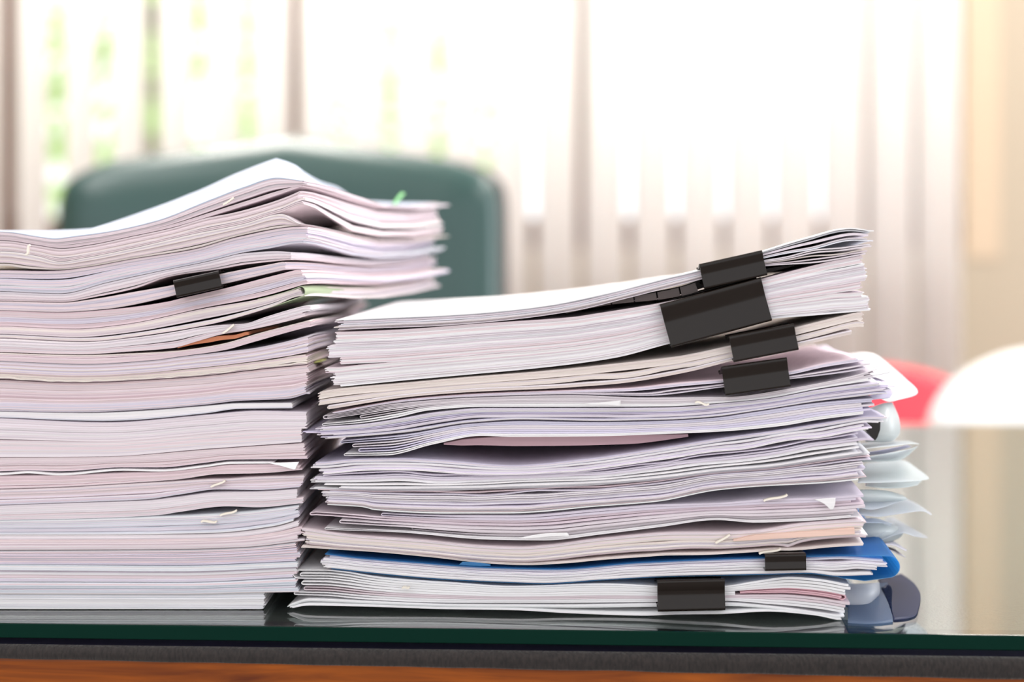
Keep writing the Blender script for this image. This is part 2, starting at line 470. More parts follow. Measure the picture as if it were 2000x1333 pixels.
LD = 0.292
L = {}
def left(k, label, top, bot, xr, pal, **kw):
    kw.setdefault('depth', LD); kw.setdefault('jit', 0.0007); kw.setdefault('flex', 0.72)
    L[k] = document(LEFT, 'L', label, top, bot, -190, xr, pal, leftj=0.003, **kw)
    return L[k]
def under(k, d=1.0, upto=2000):
    return None
S = 'of the left stack'
b1 = [(-60, 490), (0, 491), (60, 500), (107, 511), (160, 503), (250, 485), (375, 456), (475, 436), (520, 422), (550, 414), (592, 399), (650, 434)]
b0 = [(-60, 468), (0, 470), (60, 479), (107, 485), (160, 479), (250, 461), (330, 444), (400, 424), (450, 409), (512, 390), (560, 374), (588, 364)]
left(1, 'topmost document of the left stack, pale blue top sheet bulging over pink page edges',
     [(-60, 450), (0, 453), (60, 462), (95, 466), (130, 462), (200, 453), (300, 431), (400, 393), (475, 365), (540, 347), (590, 353)], b0, 590,
     ['pink', 'pale', 'cream', 'rose'], yaw=UP, skew=UK, cap='sky', lift=lift_top, per=(3, 7), skewj=0.006)
left(24, 'pink document right beneath the topmost one of the left stack, cracked open at right',
     [(a, c + 1.5) for a, c in b0[:8]] + [(450, 416), (512, 400), (560, 384), (590, 371)], b1, 591, ['pink', 'cream', 'pale', 'rose'], yaw=UP, skew=UK, per=(3, 8), skewj=0.006, flex=.7)
left(2, 'cream edged document, third from the top of the left stack, narrowing to the right',
     [(a, c + 1) for a, c in b1[:8]] + [(550, 418), (587, 437), (650, 440)], [(0, 521), (50, 527), (100, 528), (160, 522), (250, 506), (375, 486), (462, 461), (540, 446), (587, 441), (650, 446)], 585,
     ['cream', 'pale', 'cream', 'pink'], yaw=UP, skew=UK, per=(4, 9), skewj=0.005)
left(3, 'fourth document from the top of the left stack, under a black gap at left',
     [(0, 530), (60, 531), (100, 530), (160, 523), (250, 507), (375, 487), (462, 463), (587, 443), (650, 448)], [(0, 571), (60, 574), (107, 575), (200, 553), (325, 526), (400, 511), (475, 493), (520, 486), (590, 475), (650, 488)], 592,
     ['lav', 'pale', 'pink', 'blue'], yaw=UP, skew=UK, per=(4, 9), skewj=0.005)
left(4, 'thin pink document resting on the one held by the black clip in the left stack',
     [(0, 572), (107, 576), (200, 554), (325, 527), (400, 512), (475, 495), (540, 491), (572, 493)], [(0, 590), (107, 592), (175, 582), (250, 566), (325, 541), (425, 526), (475, 517), (550, 509), (572, 507)], 572,
     ['pink', 'pale'], yaw=UP, skew=UK, per=(7, 12), skewj=0.006, jit=0.0005)
left(5, 'thin document held by the black binder clip in the left stack',
     [(0, 591), (107, 593), (175, 584), (250, 570), (335, 556), (430, 534), (550, 512)], [(0, 609), (100, 612), (200, 606), (325, 581), (343, 576), (432, 556), (555, 527)], 555,
     ['pink', 'lav', 'pale'], yaw=UP, skew=UK, per=(9, 14), skewj=0.005, jit=0.0005, solid=16)
left(6, 'document just under the clipped one in the left stack, corner spreading at the right',
     [(0, 610), (100, 613), (200, 607), (325, 590), (345, 585), (432, 565), (525, 541), (580, 527)], [(0, 640), (135, 645), (225, 637), (400, 601), (505, 581), (560, 566), (596, 555)], 598,
     ['pink', 'rose', 'lav', 'pale'], yaw=UP, skew=UK, per=(4, 9), skewj=0.006)
L7 = left(7, 'document in an olive green cover, in the upper half of the left stack',
     [(0, 641), (135, 646), (225, 638), (400, 603), (505, 585), (560, 571), (590, 562)], [(0, 664), (150, 670), (260, 660), (408, 635), (470, 619), (530, 600), (588, 579), (650, 586)], 588,
     ['pink', 'pale', 'cream'], yaw=UP, skew=UK, per=(4, 8), skewj=0.004, solid=15)
left(8, 'document with a cream metal fastener just above the orange envelope',
     [(0, 665), (150, 671), (260, 661), (408, 638), (431, 636), (471, 634), (520, 619), (566, 605), (592, 598)], [(0, 689), (158, 693), (248, 688), (338, 681), (380, 669), (431, 654), (485, 645), (580, 623), (600, 617)], 600,
     ['pale', 'pink', 'blue'], yaw=UP * 0.25, per=(4, 8))
left(9, 'pink document directly under the orange envelope',
     [(0, 691), (158, 695), (248, 692), (338, 687), (380, 682), (431, 673), (507, 651), (600, 627)], [(0, 706), (158, 712), (300, 704), (350, 697), (440, 684), (490, 670), (560, 650), (602, 639)], 603,
     ['pink', 'cream', 'rose'], yaw=UP * 0.15, per=(3, 7))
left(10, 'document with a torn cream lower edge, level with the top of the right stack',
     [(0, 707), (158, 713), (300, 705), (350, 698), (440, 688), (490, 682), (550, 670), (598, 657)], [(0, 741), (144, 748), (308, 741), (400, 734), (500, 722), (609, 711)], 604,
     ['pink', 'pale', 'lav', 'cream'], yaw=UP * 0.1, per=(4, 9))
left(11, 'thick lilac striped document above the thin pale blue one in the left stack',
     [(0, 744), (144, 750), (308, 743), (400, 736), (500, 724), (609, 713)], [(0, 804), (158, 806), (293, 800), (400, 791), (462, 784), (566, 779), (597, 770)], 597,
     ['pink', 'lav', 'rose', 'pale'], yaw=UP * 0.1, per=(3, 8))
left(12, 'thin pale blue document lying on the thickest block of the left stack',
     [(0, 805), (158, 807), (293, 801), (400, 793), (462, 789), (566, 788), (590, 786)], [(0, 817), (203, 824), (400, 809), (462, 800), (575, 798)], 572,
     ['blue', 'sky', 'white'], yaw=UP * 0.1, per=(4, 7), jit=0.0006, solid=9)
left(13, 'thickest plain pale pink block at half height of the left stack',
     [(0, 819), (203, 827), (400, 812), (500, 804), (597, 806)], [(0, 895), (203, 893), (400, 878), (485, 872), (597, 864)], 597,
     ['pale', 'pale', 'pink'], yaw=UP * 0.05, per=(12, 22), jit=0.00045, solid=0.98, pitch=1.7)
L14 = left(14, 'pink document with a white dog-eared cover sheet under the thickest block',
     [(0, 896), (203, 894), (400, 880), (485, 874), (597, 867)], [(0, 922), (55, 920), (115, 922), (240, 914), (312, 914), (400, 905), (452, 899), (528, 898), (600, 897)], 601,
     ['pink', 'rose', 'pale', 'lav'], yaw=UP * 0.05, per=(4, 8))
left(15, 'rose document with brownish edges below the white dog-eared sheet',
     [(0, 931), (115, 930), (240, 925), (312, 923), (400, 915), (452, 909), (528, 908), (600, 906)], [(0, 956), (120, 952), (240, 945), (350, 937), (426, 927), (513, 925), (592, 918)], 590,
     ['rose', 'pink', 'rose'], yaw=UP * 0.05, per=(4, 9))
left(16, 'document gaping at a metal fastener in the lower half of the left stack',
     [(0, 958), (120, 954), (240, 947), (350, 941), (401, 938), (440, 937), (480, 934), (592, 930)], [(0, 987), (144, 982), (288, 976), (350, 967), (426, 957), (500, 958), (592, 952)], 590,
     ['lav', 'pink', 'grey', 'pale'], yaw=0, per=(2, 6))
left(17, 'smooth pink document above the white-backed one with two fasteners',
     [(0, 989), (144, 984), (288, 979), (350, 972), (426, 963), (500, 962), (592, 956)], [(0, 1017), (192, 1013), (312, 1007), (350, 1001), (444, 990), (503, 992), (590, 984)], 589,
     ['pale', 'pink'], yaw=0, per=(9, 16), jit=0.0005, solid=0.97)
left(18, 'bluish white document with two pale metal fasteners near the foot of the left stack',
     [(0, 1018), (192, 1014), (312, 1010), (370, 1008), (444, 1004), (503, 999), (587, 988)], [(0, 1046), (200, 1046), (350, 1044), (426, 1042), (534, 1029), (585, 1015)], 580,
     ['blue', 'sky', 'lav', 'white'], yaw=0, per=(2, 5))
left(19, 'pink document with a scuffed right corner near the foot of the left stack',
     [(0, 1047), (200, 1047), (350, 1046), (426, 1044), (534, 1032), (585, 1018)], [(0, 1076), (350, 1074), (478, 1070), (592, 1058)], 588,
     ['pink', 'rose', 'pale'], yaw=0, per=(4, 9))
left(20, 'fifth document from the bottom of the left stack, greyish pink edge',
     [(0, 1078), (350, 1076), (478, 1072), (592, 1060)], [(0, 1103), (350, 1105), (580, 1097)], 580,
     ['rose', 'lav', 'pink', 'grey'], yaw=0, per=(3, 8))
left(21, 'fourth document from the bottom of the left stack, with a loose white sheet end',
     [(0, 1104), (350, 1107), (580, 1099)], [(0, 1137), (350, 1138), (580, 1128)], 574,
     ['lav', 'blue', 'white', 'pink'], yaw=0, per=(3, 7))
left(22, 'second document from the bottom of the left stack, pink and grey striped',
     [(0, 1139), (350, 1140), (580, 1131)], [(0, 1160), (350, 1161), (500, 1158), (572, 1157)], 575,
     ['pink', 'blue', 'lav'], yaw=0, per=(3, 7))
left(23, 'bottommost document of the left stack, white sheets lying on the glass',
     [(0, 1161), (350, 1162), (512, 1160)], [(0, 1190.5), (400, 1191.5), (512, 1193)], 514,
     ['white', 'pale', 'blue', 'white'], yaw=0, per=(5, 10), jit=0.0006)

# loose sheets, covers and fasteners of the left stack
for (k, px, py, ln, tl) in [(1, 448, 394, 18, 9), (1, 57, 489, 6, 14), (8, 448, 643, 20, 12), (16, 428, 945, 26, 8), (18, 448, 1002, 30, 6), (18, 410, 1019, 28, -3)]:
    fastener(LEFT, L[k][0], px, py, ln, tl)
cv = Curve([(480, 589.5), (505, 584.5), (560, 570), (588, 560)])
pa = along(cv, 500, 588, 5); an = np.linspace(-PI / 2, PI / 2, 9)[1:-1]
arc = np.stack([588 + 8 * np.cos(an), 570 + 10 * np.sin(an)], -1)
pb = along(Curve([(520, 603), (560, 589.5), (588, 580)]), 588, 524, 6)
o = loose(LEFT, L[7][0], np.concatenate([pa, arc, pb]), 1.3, 'olive', depth=LD * 0.98, yaw=UP + 0.06, pivot=588, name='cover', ref=L[7][1])
o['label'] = 'olive green folded cover'
ds = Curve([(-60, 923), (0, 928.5), (55, 925), (115, 929), (240, 920), (312, 921.5), (400, 913), (452, 906.5), (528, 906), (552, 910), (575, 917.5)])
o = loose(LEFT, L[14][0], along(lambda x: ds(x) - 1.6, -180, 534, 6), 3.4, 'snow', depth=LD, name='cover')
o['label'] = 'white dog-eared cover sheet'
ev = [(345, 680.5), (375, 672), (400, 667), (430, 661), (455, 659), (480, 652)]
o = thing('envelope', 'orange brown envelope corner poking out between two documents of the left stack', 'envelope', tuple(LEFT.world(np.array(LEFT.s_of(410)), np.array(0.), np.array(676.))))
loose(LEFT, o, along(Curve(ev), 345, 484, 5), np.interp(np.linspace(0, 1, 27), [0, .5, 1], [1.0, 9, 6]), 'orange', depth=0.11, name='envelope_body', v0=0.002)
# green marker tab at the back of the top document
def patch(name, rows, material, parent=None, sub=6, th=0.00025, smooth=True, tint=None):
    """a curved sheet through rows of control points (picture column, picture height, distance behind the stack fronts)"""
    R = np.array([[((p[0] - 1000) / F * (D + p[2]), p[2], ZC + (440 - p[1]) / F * (D + p[2])) for p in row] for row in rows], float)
    def cr(A, n):
        out = []; m = len(A); P = np.concatenate([[2 * A[0] - A[1]], A, [2 * A[-1] - A[-2]]])
        for i in range(m - 1):
            p0, p1, p2, p3 = P[i:i + 4]
            for t in np.linspace(0, 1, n, endpoint=False):
                out.append(0.5 * (2 * p1 + (p2 - p0) * t + (2 * p0 - 5 * p1 + 4 * p2 - p3) * t * t + (3 * p1 - p0 - 3 * p2 + p3) * t ** 3))
        out.append(A[-1]); return np.array(out)
    G = cr(R, sub); G = np.stack([cr(g, sub) for g in G])
    G[..., 2] = np.maximum(G[..., 2], ZT + 0.0006)
    m, k = G.shape[:2]
    f = [(i * k + j, i * k + j + 1, (i + 1) * k + j + 1, (i + 1) * k + j) for i in range(m - 1) for j in range(k - 1)]
    o = pydata(name, G.reshape(-1, 3), f, material, None, smooth, tint)
    md = o.modifiers.new('thickness', 'SOLIDIFY'); md.thickness = th; md.offset = 0
    if parent: attach(o, parent)
    return o
tabp = patch('marker_tab', [[(766, 402, 0.235), (774, 388, 0.235), (784, 376, 0.235)], [(771, 404, 0.242), (780, 390, 0.242), (791, 378, 0.242)]], M['tab'], L[1][0])
tabp['label'] = 'bright green marker tab'
o = loose(LEFT, L[11][0], along(Curve([(590, 717), (600, 716), (612, 714)]), 594, 612, 3), 2.6, (0.78, 0.80, 0.30), depth=0.03, name='marker_tab', v0=0.03)
o['label'] = 'yellow green marker tab'

o = patch('turned_corner', [[(520, 904.5, -.003), (555, 904, -.003), (584, 903, -.003)], [(542, 909, -.0042), (566, 910, -.0042), (580, 910, -.0042)], [(571, 917, -.005), (574, 918, -.005), (577, 917.5, -.005)]], PAPER, L[14][0], tint=TINTS['snow'])
o['label'] = 'turned white cover corner'
# ================================================================== RIGHT STACK
R = {}
def right(k, label, top, bot, xl, xr, pal, **kw):
    kw.setdefault('depth', 0.205); kw.setdefault('endj', 0.0025); kw.setdefault('jit', 0.0012)
    R[k] = document(RIGHT, 'R', label, top, bot, xl, xr, pal, **kw); return R[k]
RW = ['white', 'pale', 'lav', 'white']; LV = ['lav', 'pale', 'violet', 'white', 'lav']; PP = ['pale', 'white', 'pink', 'pale']
right(1, 'topmost clipped document of the right stack, pages fanning out at the right end',
      [(660, 625), (770, 620), (895, 614), (1045, 600), (1190, 572), (1295, 545), (1367, 528), (1430, 510), (1493, 490), (1575, 465), (1662, 445), (1700, 450)],
      [(660, 645), (755, 641), (837, 638), (970, 628), (1120, 608), (1225, 583), (1295, 565), (1370, 546), (1430, 532), (1498, 520), (1592, 514), (1697, 496)], 660, 1693,
      ['pale', 'cream', 'pink', 'blue'], solid=16, cap='snow', pitch=1.4, per=(1, 2), wig=0.5, endj=0.0018)
right(2, 'thick white block held by the largest binder clip in the right stack',
      [(644, 650), (770, 645), (945, 632), (1120, 620), (1160, 614), (1288, 593), (1489, 545), (1610, 514), (1680, 498)],
      [(657, 757), (800, 743), (910, 733), (1050, 720), (1200, 700), (1309, 672), (1420, 648), (1507, 624), (1600, 616), (1701, 607)], 647, 1692,
      ['white', 'pale', 'white', 'pink'], solid=98, per=(5, 14), pitch=1.7, jit=0.0008, wig=1.2)
R3 = right(3, 'document with cream edges and a binder clip, right under the thick white block',
      [(621, 767), (657, 761), (800, 748), (910, 738), (1050, 727), (1190, 713), (1316, 698), (1425, 676), (1554, 641), (1673, 611)],
      [(622, 804), (650, 799), (795, 776), (920, 766), (1120, 757), (1214, 749), (1330, 730), (1431, 705), (1561, 676), (1673, 652)], 624, 1674,
      ['cream', 'pale', 'pale', 'cream'], solid=29, per=(6, 12), pitch=1.6, jit=0.0006)
R4 = right(4, 'thin document in the fourth binder clip, under the one with cream edges',
      [(640, 808), (795, 781), (920, 771), (1120, 763), (1225, 759), (1330, 748), (1410, 742), (1543, 726), (1610, 710), (1694, 697)],
      [(640, 811), (795, 785), (920, 776), (1120, 771), (1260, 774), (1414, 757), (1547, 741), (1659, 727), (1694, 720)], 650, 1694,
      ['pink', 'pale', 'lav'], solid=7, per=(1, 2), pitch=1.3, wig=0.5)
folds = []
def folded(k, label, top, bot, xl, xr, groups, pal, th=2.2, endj=30, dx=10):
    """groups: (lower share, upper share, left end, number of sheets nested in the fold)"""
    tp, bt = Curve(top), Curve(bot); prev = LAST['R']
    topf = lambda x: np.maximum(tp(x), prev(x) + 1.0)
    botf = lambda x: np.maximum(bt(x), topf(x) + 2.0)
    LAST['R'] = botf
    mid = (xl + xr) / 2
    loc = RIGHT.world(np.array(RIGHT.s_of(mid)), np.array(0.), np.array(float(botf(mid))))
    root = thing('document', label, 'document', tuple(loc)); R[k] = (root, topf, botf)
    for g in groups:
        t0, t1, x0, n = g[:4]; col = g[4] if len(g) > 4 else None; xe = g[5] if len(g) > 5 else None; xb = g[6] if len(g) > 6 else None
        for i in range(n):
            d = (t1 - t0) * (i + 0.5) / (2 * n)
            e1, e2 = (xr - random.uniform(0, endj), xr - random.uniform(0, endj)) if xe is None else (xe, xe)
            xs0 = x0 + dx * i * random.uniform(.8, 1.6)
            if xb is None: P = fold_path(topf, botf, xs0, e1, t1 - d, t0 + d, e2, 13)
            else:   # folded at the right end instead
                hi = lambda x: botf(x) * (d - t1 + 1) + topf(x) * (t1 - d); lo = lambda x: botf(x) * (1 - t0 - d) + topf(x) * (t0 + d)
                xf = xb - 9 * i; h = float(lo(xf) - hi(xf)) / 2; m_ = float(lo(xf) + hi(xf)) / 2; an = np.linspace(-PI / 2, PI / 2, 9)[1:-1]
                P = np.concatenate([along(hi, x0, xf), np.stack([xf + 7 * np.cos(an), m_ + h * np.sin(an)], -1), along(lo, xf, x0)])
            H = (botf(P[:, 0]) - topf(P[:, 0])) * (t1 - t0) / (2 * n)
            rat = 0.30 + 0.60 * sstep(25, 210, P[:, 0] - xs0) if xb is None else 0.7 + 0 * H
            lim = np.clip(H * rat, 0.9, 4.6)
            c_ = np.array(TINTS[col]) if col else pick(pal)
            loose(RIGHT, root, P, lim, c_, depth=0.203 * random.uniform(0.98, 1.01), name='folded_sheet', v0=rng.normal(0.0008, 0.0012))
    return R[k]
folded(5, 'document of folded sheets with open loops at the left end, under the fourth clip',
       [(630, 811), (650, 806), (795, 787), (920, 778), (1120, 773), (1260, 778), (1417, 777), (1545, 760), (1660, 737), (1712, 722)],
       [(630, 834), (700, 829), (770, 818), (837, 803), (945, 796), (1120, 796), (1300, 795), (1420, 787), (1500, 779), (1600, 760), (1725, 741)], 629, 1716, [(.62, 1., 630, 2), (.30, .62, 702, 1), (0, .30, 628, 1, 'snow')], ['lav', 'white', 'pale'])
right(6, 'violet tinted document of thin sheets below the folded sheets with open loops',
      [(622, 836), (700, 831), (770, 821), (860, 806), (945, 799), (1120, 799), (1300, 798), (1420, 789), (1500, 781), (1600, 763), (1740, 744)],
      [(640, 859), (795, 846), (920, 827), (1020, 821), (1162, 824), (1283, 822), (1400, 815), (1476, 804), (1600, 785), (1712, 772)], 636, 1722,
      LV, solid=19, per=(1, 4), pitch=1.5, wig=0.7, endj=0.004, jit=0.0018)
folded(7, 'folded sheets with looped left ends hanging above the recessed mauve sheet',
       [(660, 862), (700, 858), (795, 849), (920, 829), (1020, 824), (1162, 826), (1283, 824), (1400, 817), (1476, 806), (1600, 788), (1745, 776)],
       [(660, 892), (755, 891), (845, 869), (940, 852), (1000, 854), (1162, 853), (1283, 849), (1400, 844), (1524, 833), (1596, 821), (1715, 806)], 668, 1712, [(.76, 1., 664, 1), (.48, .76, 688, 1), (.20, .48, 700, 1), (0, .20, 672, 1, 'snow')], ['lav', 'pale', 'white', 'violet'])
xs = np.linspace(862, 1345, 40)
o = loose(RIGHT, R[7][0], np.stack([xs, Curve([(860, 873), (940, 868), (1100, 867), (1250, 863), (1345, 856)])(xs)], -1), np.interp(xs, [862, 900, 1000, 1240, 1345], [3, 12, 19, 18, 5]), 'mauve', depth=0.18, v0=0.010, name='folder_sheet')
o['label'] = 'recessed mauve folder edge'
right(8, 'document with fanned pages and a curled right end, beside a binder clip seen end-on',
      [(632, 905), (700, 898), (780, 897), (860, 901), (1000, 911), (1142, 899), (1273, 880), (1400, 859), (1500, 845), (1596, 830), (1690, 814)],
      [(611, 947), (707, 949), (932, 947), (1000, 943), (1162, 938), (1304, 926), (1400, 913), (1500, 903), (1600, 888), (1690, 874)], 622, 1692,
      ['lav', 'white', 'pale', 'white', 'violet'], solid=27, foot='snow', per=(1, 3), pitch=1.5, wig=0.6, endj=0.0028, jit=0.0016)
right(9, 'grey lilac document with a bright white bottom sheet, above the crumpled folded sheets',
      [(620, 949), (707, 951), (932, 949), (1000, 946), (1162, 940), (1304, 928), (1400, 916), (1500, 908), (1600, 893), (1690, 880)],
      [(640, 986), (712, 991), (730, 996), (865, 1003), (1000, 1003), (1162, 990), (1283, 980), (1400, 958), (1476, 951), (1620, 943), (1690, 936)], 634, 1690,
      ['lav', 'grey', 'pale', 'white', 'rose'], solid=34, foot='snow', per=(1, 4), pitch=1.5, wig=0.7, endj=0.0028, jit=0.0016)
folded(10, 'crumpled folded sheets with three loops at the left, beneath the bright white bottom sheet',
       [(595, 996), (620, 990), (700, 996), (740, 1001), (865, 1006), (1000, 1007), (1162, 995), (1283, 986), (1400, 983), (1488, 976), (1603, 972), (1700, 966)],
       [(600, 1029), (635, 1036), (775, 1041), (950, 1055), (1062, 1057), (1175, 1045), (1287, 1031), (1400, 1017), (1474, 1022), (1568, 1019), (1690, 1010)], 604, 1690, [(.78, 1., 745, 1), (.54, .78, 604, 1), (.30, .54, 664, 1), (.12, .30, 803, 1), (0, .12, 634, 1, 'white')], ['pale', 'lav', 'white', 'pink'])
R11 = right(11, 'beige pink document with an orange folder and two fasteners at its right end',
      [(590, 1033), (685, 1046), (820, 1056), (950, 1068), (1017, 1070), (1062, 1067), (1175, 1053), (1332, 1041), (1400, 1041), (1474, 1038), (1568, 1023), (1664, 1016)],
      [(600, 1072), (707, 1078), (842, 1090), (950, 1102), (1040, 1106), (1175, 1096), (1287, 1089), (1400, 1085), (1493, 1080), (1615, 1073), (1683, 1068)], 594, 1676,
      ['pale', 'pink', 'cream', 'pink'], solid=31, per=(3, 8), pitch=1.6, wig=0.8)
bt = LAST['R']
# the blue folder is wrapped round the next document
f_top = Curve([(633, 1083), (698, 1091), (797, 1099), (955, 1110), (1085, 1113), (1242, 1101), (1400, 1094), (1494, 1091), (1575, 1088), (1700, 1087), (1735, 1087)])
LAST['R'] = lambda x, a=bt: np.maximum(f_top(x) + 1.6, a(x) + 3.2)
right(12, 'white document in the fifth binder clip, wrapped in the blue plastic folder',
      [(629, 1087), (698, 1092), (797, 1098), (955, 1108), (1085, 1112), (1242, 1100), (1400, 1094), (1494, 1093), (1575, 1093), (1638, 1090), (1721, 1096)],
      [(642, 1110), (752, 1122), (887, 1133), (1000, 1138), (1062, 1140), (1175, 1133), (1287, 1127), (1400, 1124), (1495, 1122), (1575, 1120), (1640, 1126), (1721, 1124)], 634, 1722,
      ['white', 'pale', 'lav', 'white'], solid=22, per=(2, 5), pitch=1.6, wig=0.8)
b12 = LAST['R']
fo = thing('plastic_folder', 'translucent blue plastic folder wrapped round a document near the foot of the right stack', 'folder',
           tuple(RIGHT.world(np.array(RIGHT.s_of(1200)), np.array(0.), np.array(1136.))))
ft_ = lambda x: np.maximum(f_top(x) + 0.6, bt(x) + 1.6)
lo_ = lambda x: np.where(np.asarray(x) < 1640, b12(x) + 1.6, np.maximum(b12(x) + 1.6, np.interp(x, [1640, 1690, 1735], [1130, 1136, 1130])))
up = along(ft_, 634, 1735, 9); dn = along(lo_, 1735, 646, 9)
y0, y1 = up[-1, 1], dn[0, 1]; an = np.linspace(-PI / 2, PI / 2, 11)[1:-1]
arc = np.stack([1735 + 23 * np.cos(an), (y0 + y1) / 2 + (y1 - y0) / 2 * np.sin(an)], -1)
loose(RIGHT, fo, np.concatenate([up, arc, dn]), 1.2, 'sky', depth=0.2, name='folder_sheet', v0=0.001, material=M['film_blue'])
LAST['R'] = lambda x: lo_(x) + 1.2
R13 = folded(13, 'document in the lowest binder clip, rolled white at its left end, pink at right',
       [(575, 1096), (608, 1092), (640, 1106), (700, 1122), (752, 1130), (887, 1140), (1000, 1147), (1175, 1142), (1287, 1147), (1350, 1150), (1417, 1147), (1480, 1137), (1544, 1129), (1600, 1133), (1655, 1143)],
       [(575, 1166), (640, 1168), (700, 1173), (900, 1180), (1100, 1180), (1282, 1178), (1417, 1176), (1500, 1182), (1600, 1192), (1655, 1201)], 572, 1662, [(.60, 1., 571, 2, 'snow'), (.38, .60, 588, 1, None, 1436), (.19, .38, 592, 1), (0, .19, 573, 1, 'white'), (.40, .60, 1446, 2, 'hot', 0, 1646)], ['white', 'pale', 'lav', 'pink', 'snow'], endj=14, dx=9)
R14 = right(14, 'loose white bottom sheets of the right stack, bowed just above the glass',
      [(561, 1184), (604, 1172), (707, 1176), (900, 1183), (1100, 1184), (1282, 1181), (1417, 1180), (1500, 1186), (1634, 1204)],
      [(561, 1191), (604, 1184), (707, 1186), (865, 1191), (1000, 1193), (1107, 1199), (1265, 1204), (1321, 1202), (1400, 1201), (1497, 1196), (1591, 1203), (1634, 1212)], 566, 1640,
      ['snow', 'white'], solid=7, per=(2, 3), pitch=1.6, jit=0.0008)

# pink sheets and orange folder at the right ends
of = R[11][0]
oc = Curve([(1430, 1055), (1474, 1049), (1568, 1043), (1669, 1036)])
xs_ = np.linspace(1432, 1668, 34)
o = loose(RIGHT, of, np.stack([xs_, oc(xs_)], -1), np.interp(xs_, [1432, 1470, 1668], [2, 9, 11]), 'peach', depth=0.17, name='paper_folder', v0=-0.0028)
o['label'] = 'peach orange folder'
for (k, px, py, ln, tl) in [(10, 1515, 972, 44, 8), (11, 1412, 1052, 26, 12), (11, 1504, 1076, 40, 6), (5, 1372, 788, 24, -6), (13, 795, 1147, 12, -2)]:
    fastener(RIGHT, R[k][0], px, py, ln, tl, v=-0.002)

tr = lambda q, c: [[(x, y, RIGHT.A[1] + float(RIGHT.s_of(x)) * RIGHT.e[1] - c) for x, y in r] for r in q]
for k_, q in [(10, [[(1590, 976), (1612, 974), (1632, 973)], [(1608, 984), (1621, 984), (1631, 985)], [(1622, 996), (1624, 996), (1627, 996)]]),
              (5, [[(1135, 789), (1180, 786), (1212, 783)], [(1150, 791), (1185, 791), (1212, 794)]]),
              (10, [[(1010, 1052), (1060, 1043), (1108, 1041)], [(1020, 1053), (1060, 1050), (1112, 1047)]])]:
    o = patch('turned_corner', tr(q, .004), PAPER, R[k_][0], tint=TINTS['snow']); o['label'] = 'turned white sheet corner'
o = patch('index_tab', tr([[(903, 1098), (930, 1099), (958, 1103)], [(896, 1104), (930, 1106), (958, 1106)]], .004), M['film_blue'], R[12][0]); o['label'] = 'bright blue index tab'
xs = np.linspace(-150, 600, 130); wv = Noise1(40, 6)
loose(LEFT, L[10][0], np.stack([xs, L[10][2](xs) - 3.4 + 1.0 * wv(xs)], -1), 2.2, (0.82, 0.755, 0.70), depth=0.28, v0=-0.0012)
# comb binding under the top document
for i in range(9):
    x0 = 1105 + i * 45; x1 = x0 + 42
    cc = Curve([(1100, 613), (1190, 592), (1290, 578), (1340, 568), (1375, 557), (1500, 531), (1560, 519)])
    xs = np.linspace(x0, x1, 6)
    th = np.interp(xs, [1100, 1290, 1370, 1450, 1510, 1560], [2.5, 15, 19, 9, 9, 3])
    if x0 > 1362 and x1 < 1505: continue
    if x0 < 1362 < x1: xs = np.linspace(x0, 1361, 6); th = np.interp(xs, [1100, 1290, 1370], [2.5, 15, 19])
    if x0 < 1505 < x1: continue
    loose(RIGHT, R[1][0], np.stack([xs, cc(xs)], -1), th, 'grey', depth=0.012, name='comb_ring', v0=0.003, material=M['comb'], nv=3)

xs = np.linspace(1180, 1560, 50)
loose(RIGHT, R[1][0], np.stack([xs, cc(xs)], -1), np.interp(xs, [1100, 1290, 1370, 1450, 1510, 1560], [2.5, 14, 17, 9, 8, 3]), 'grey', depth=0.012, name='comb_spine', v0=0.026, material=M['comb'], nv=3)
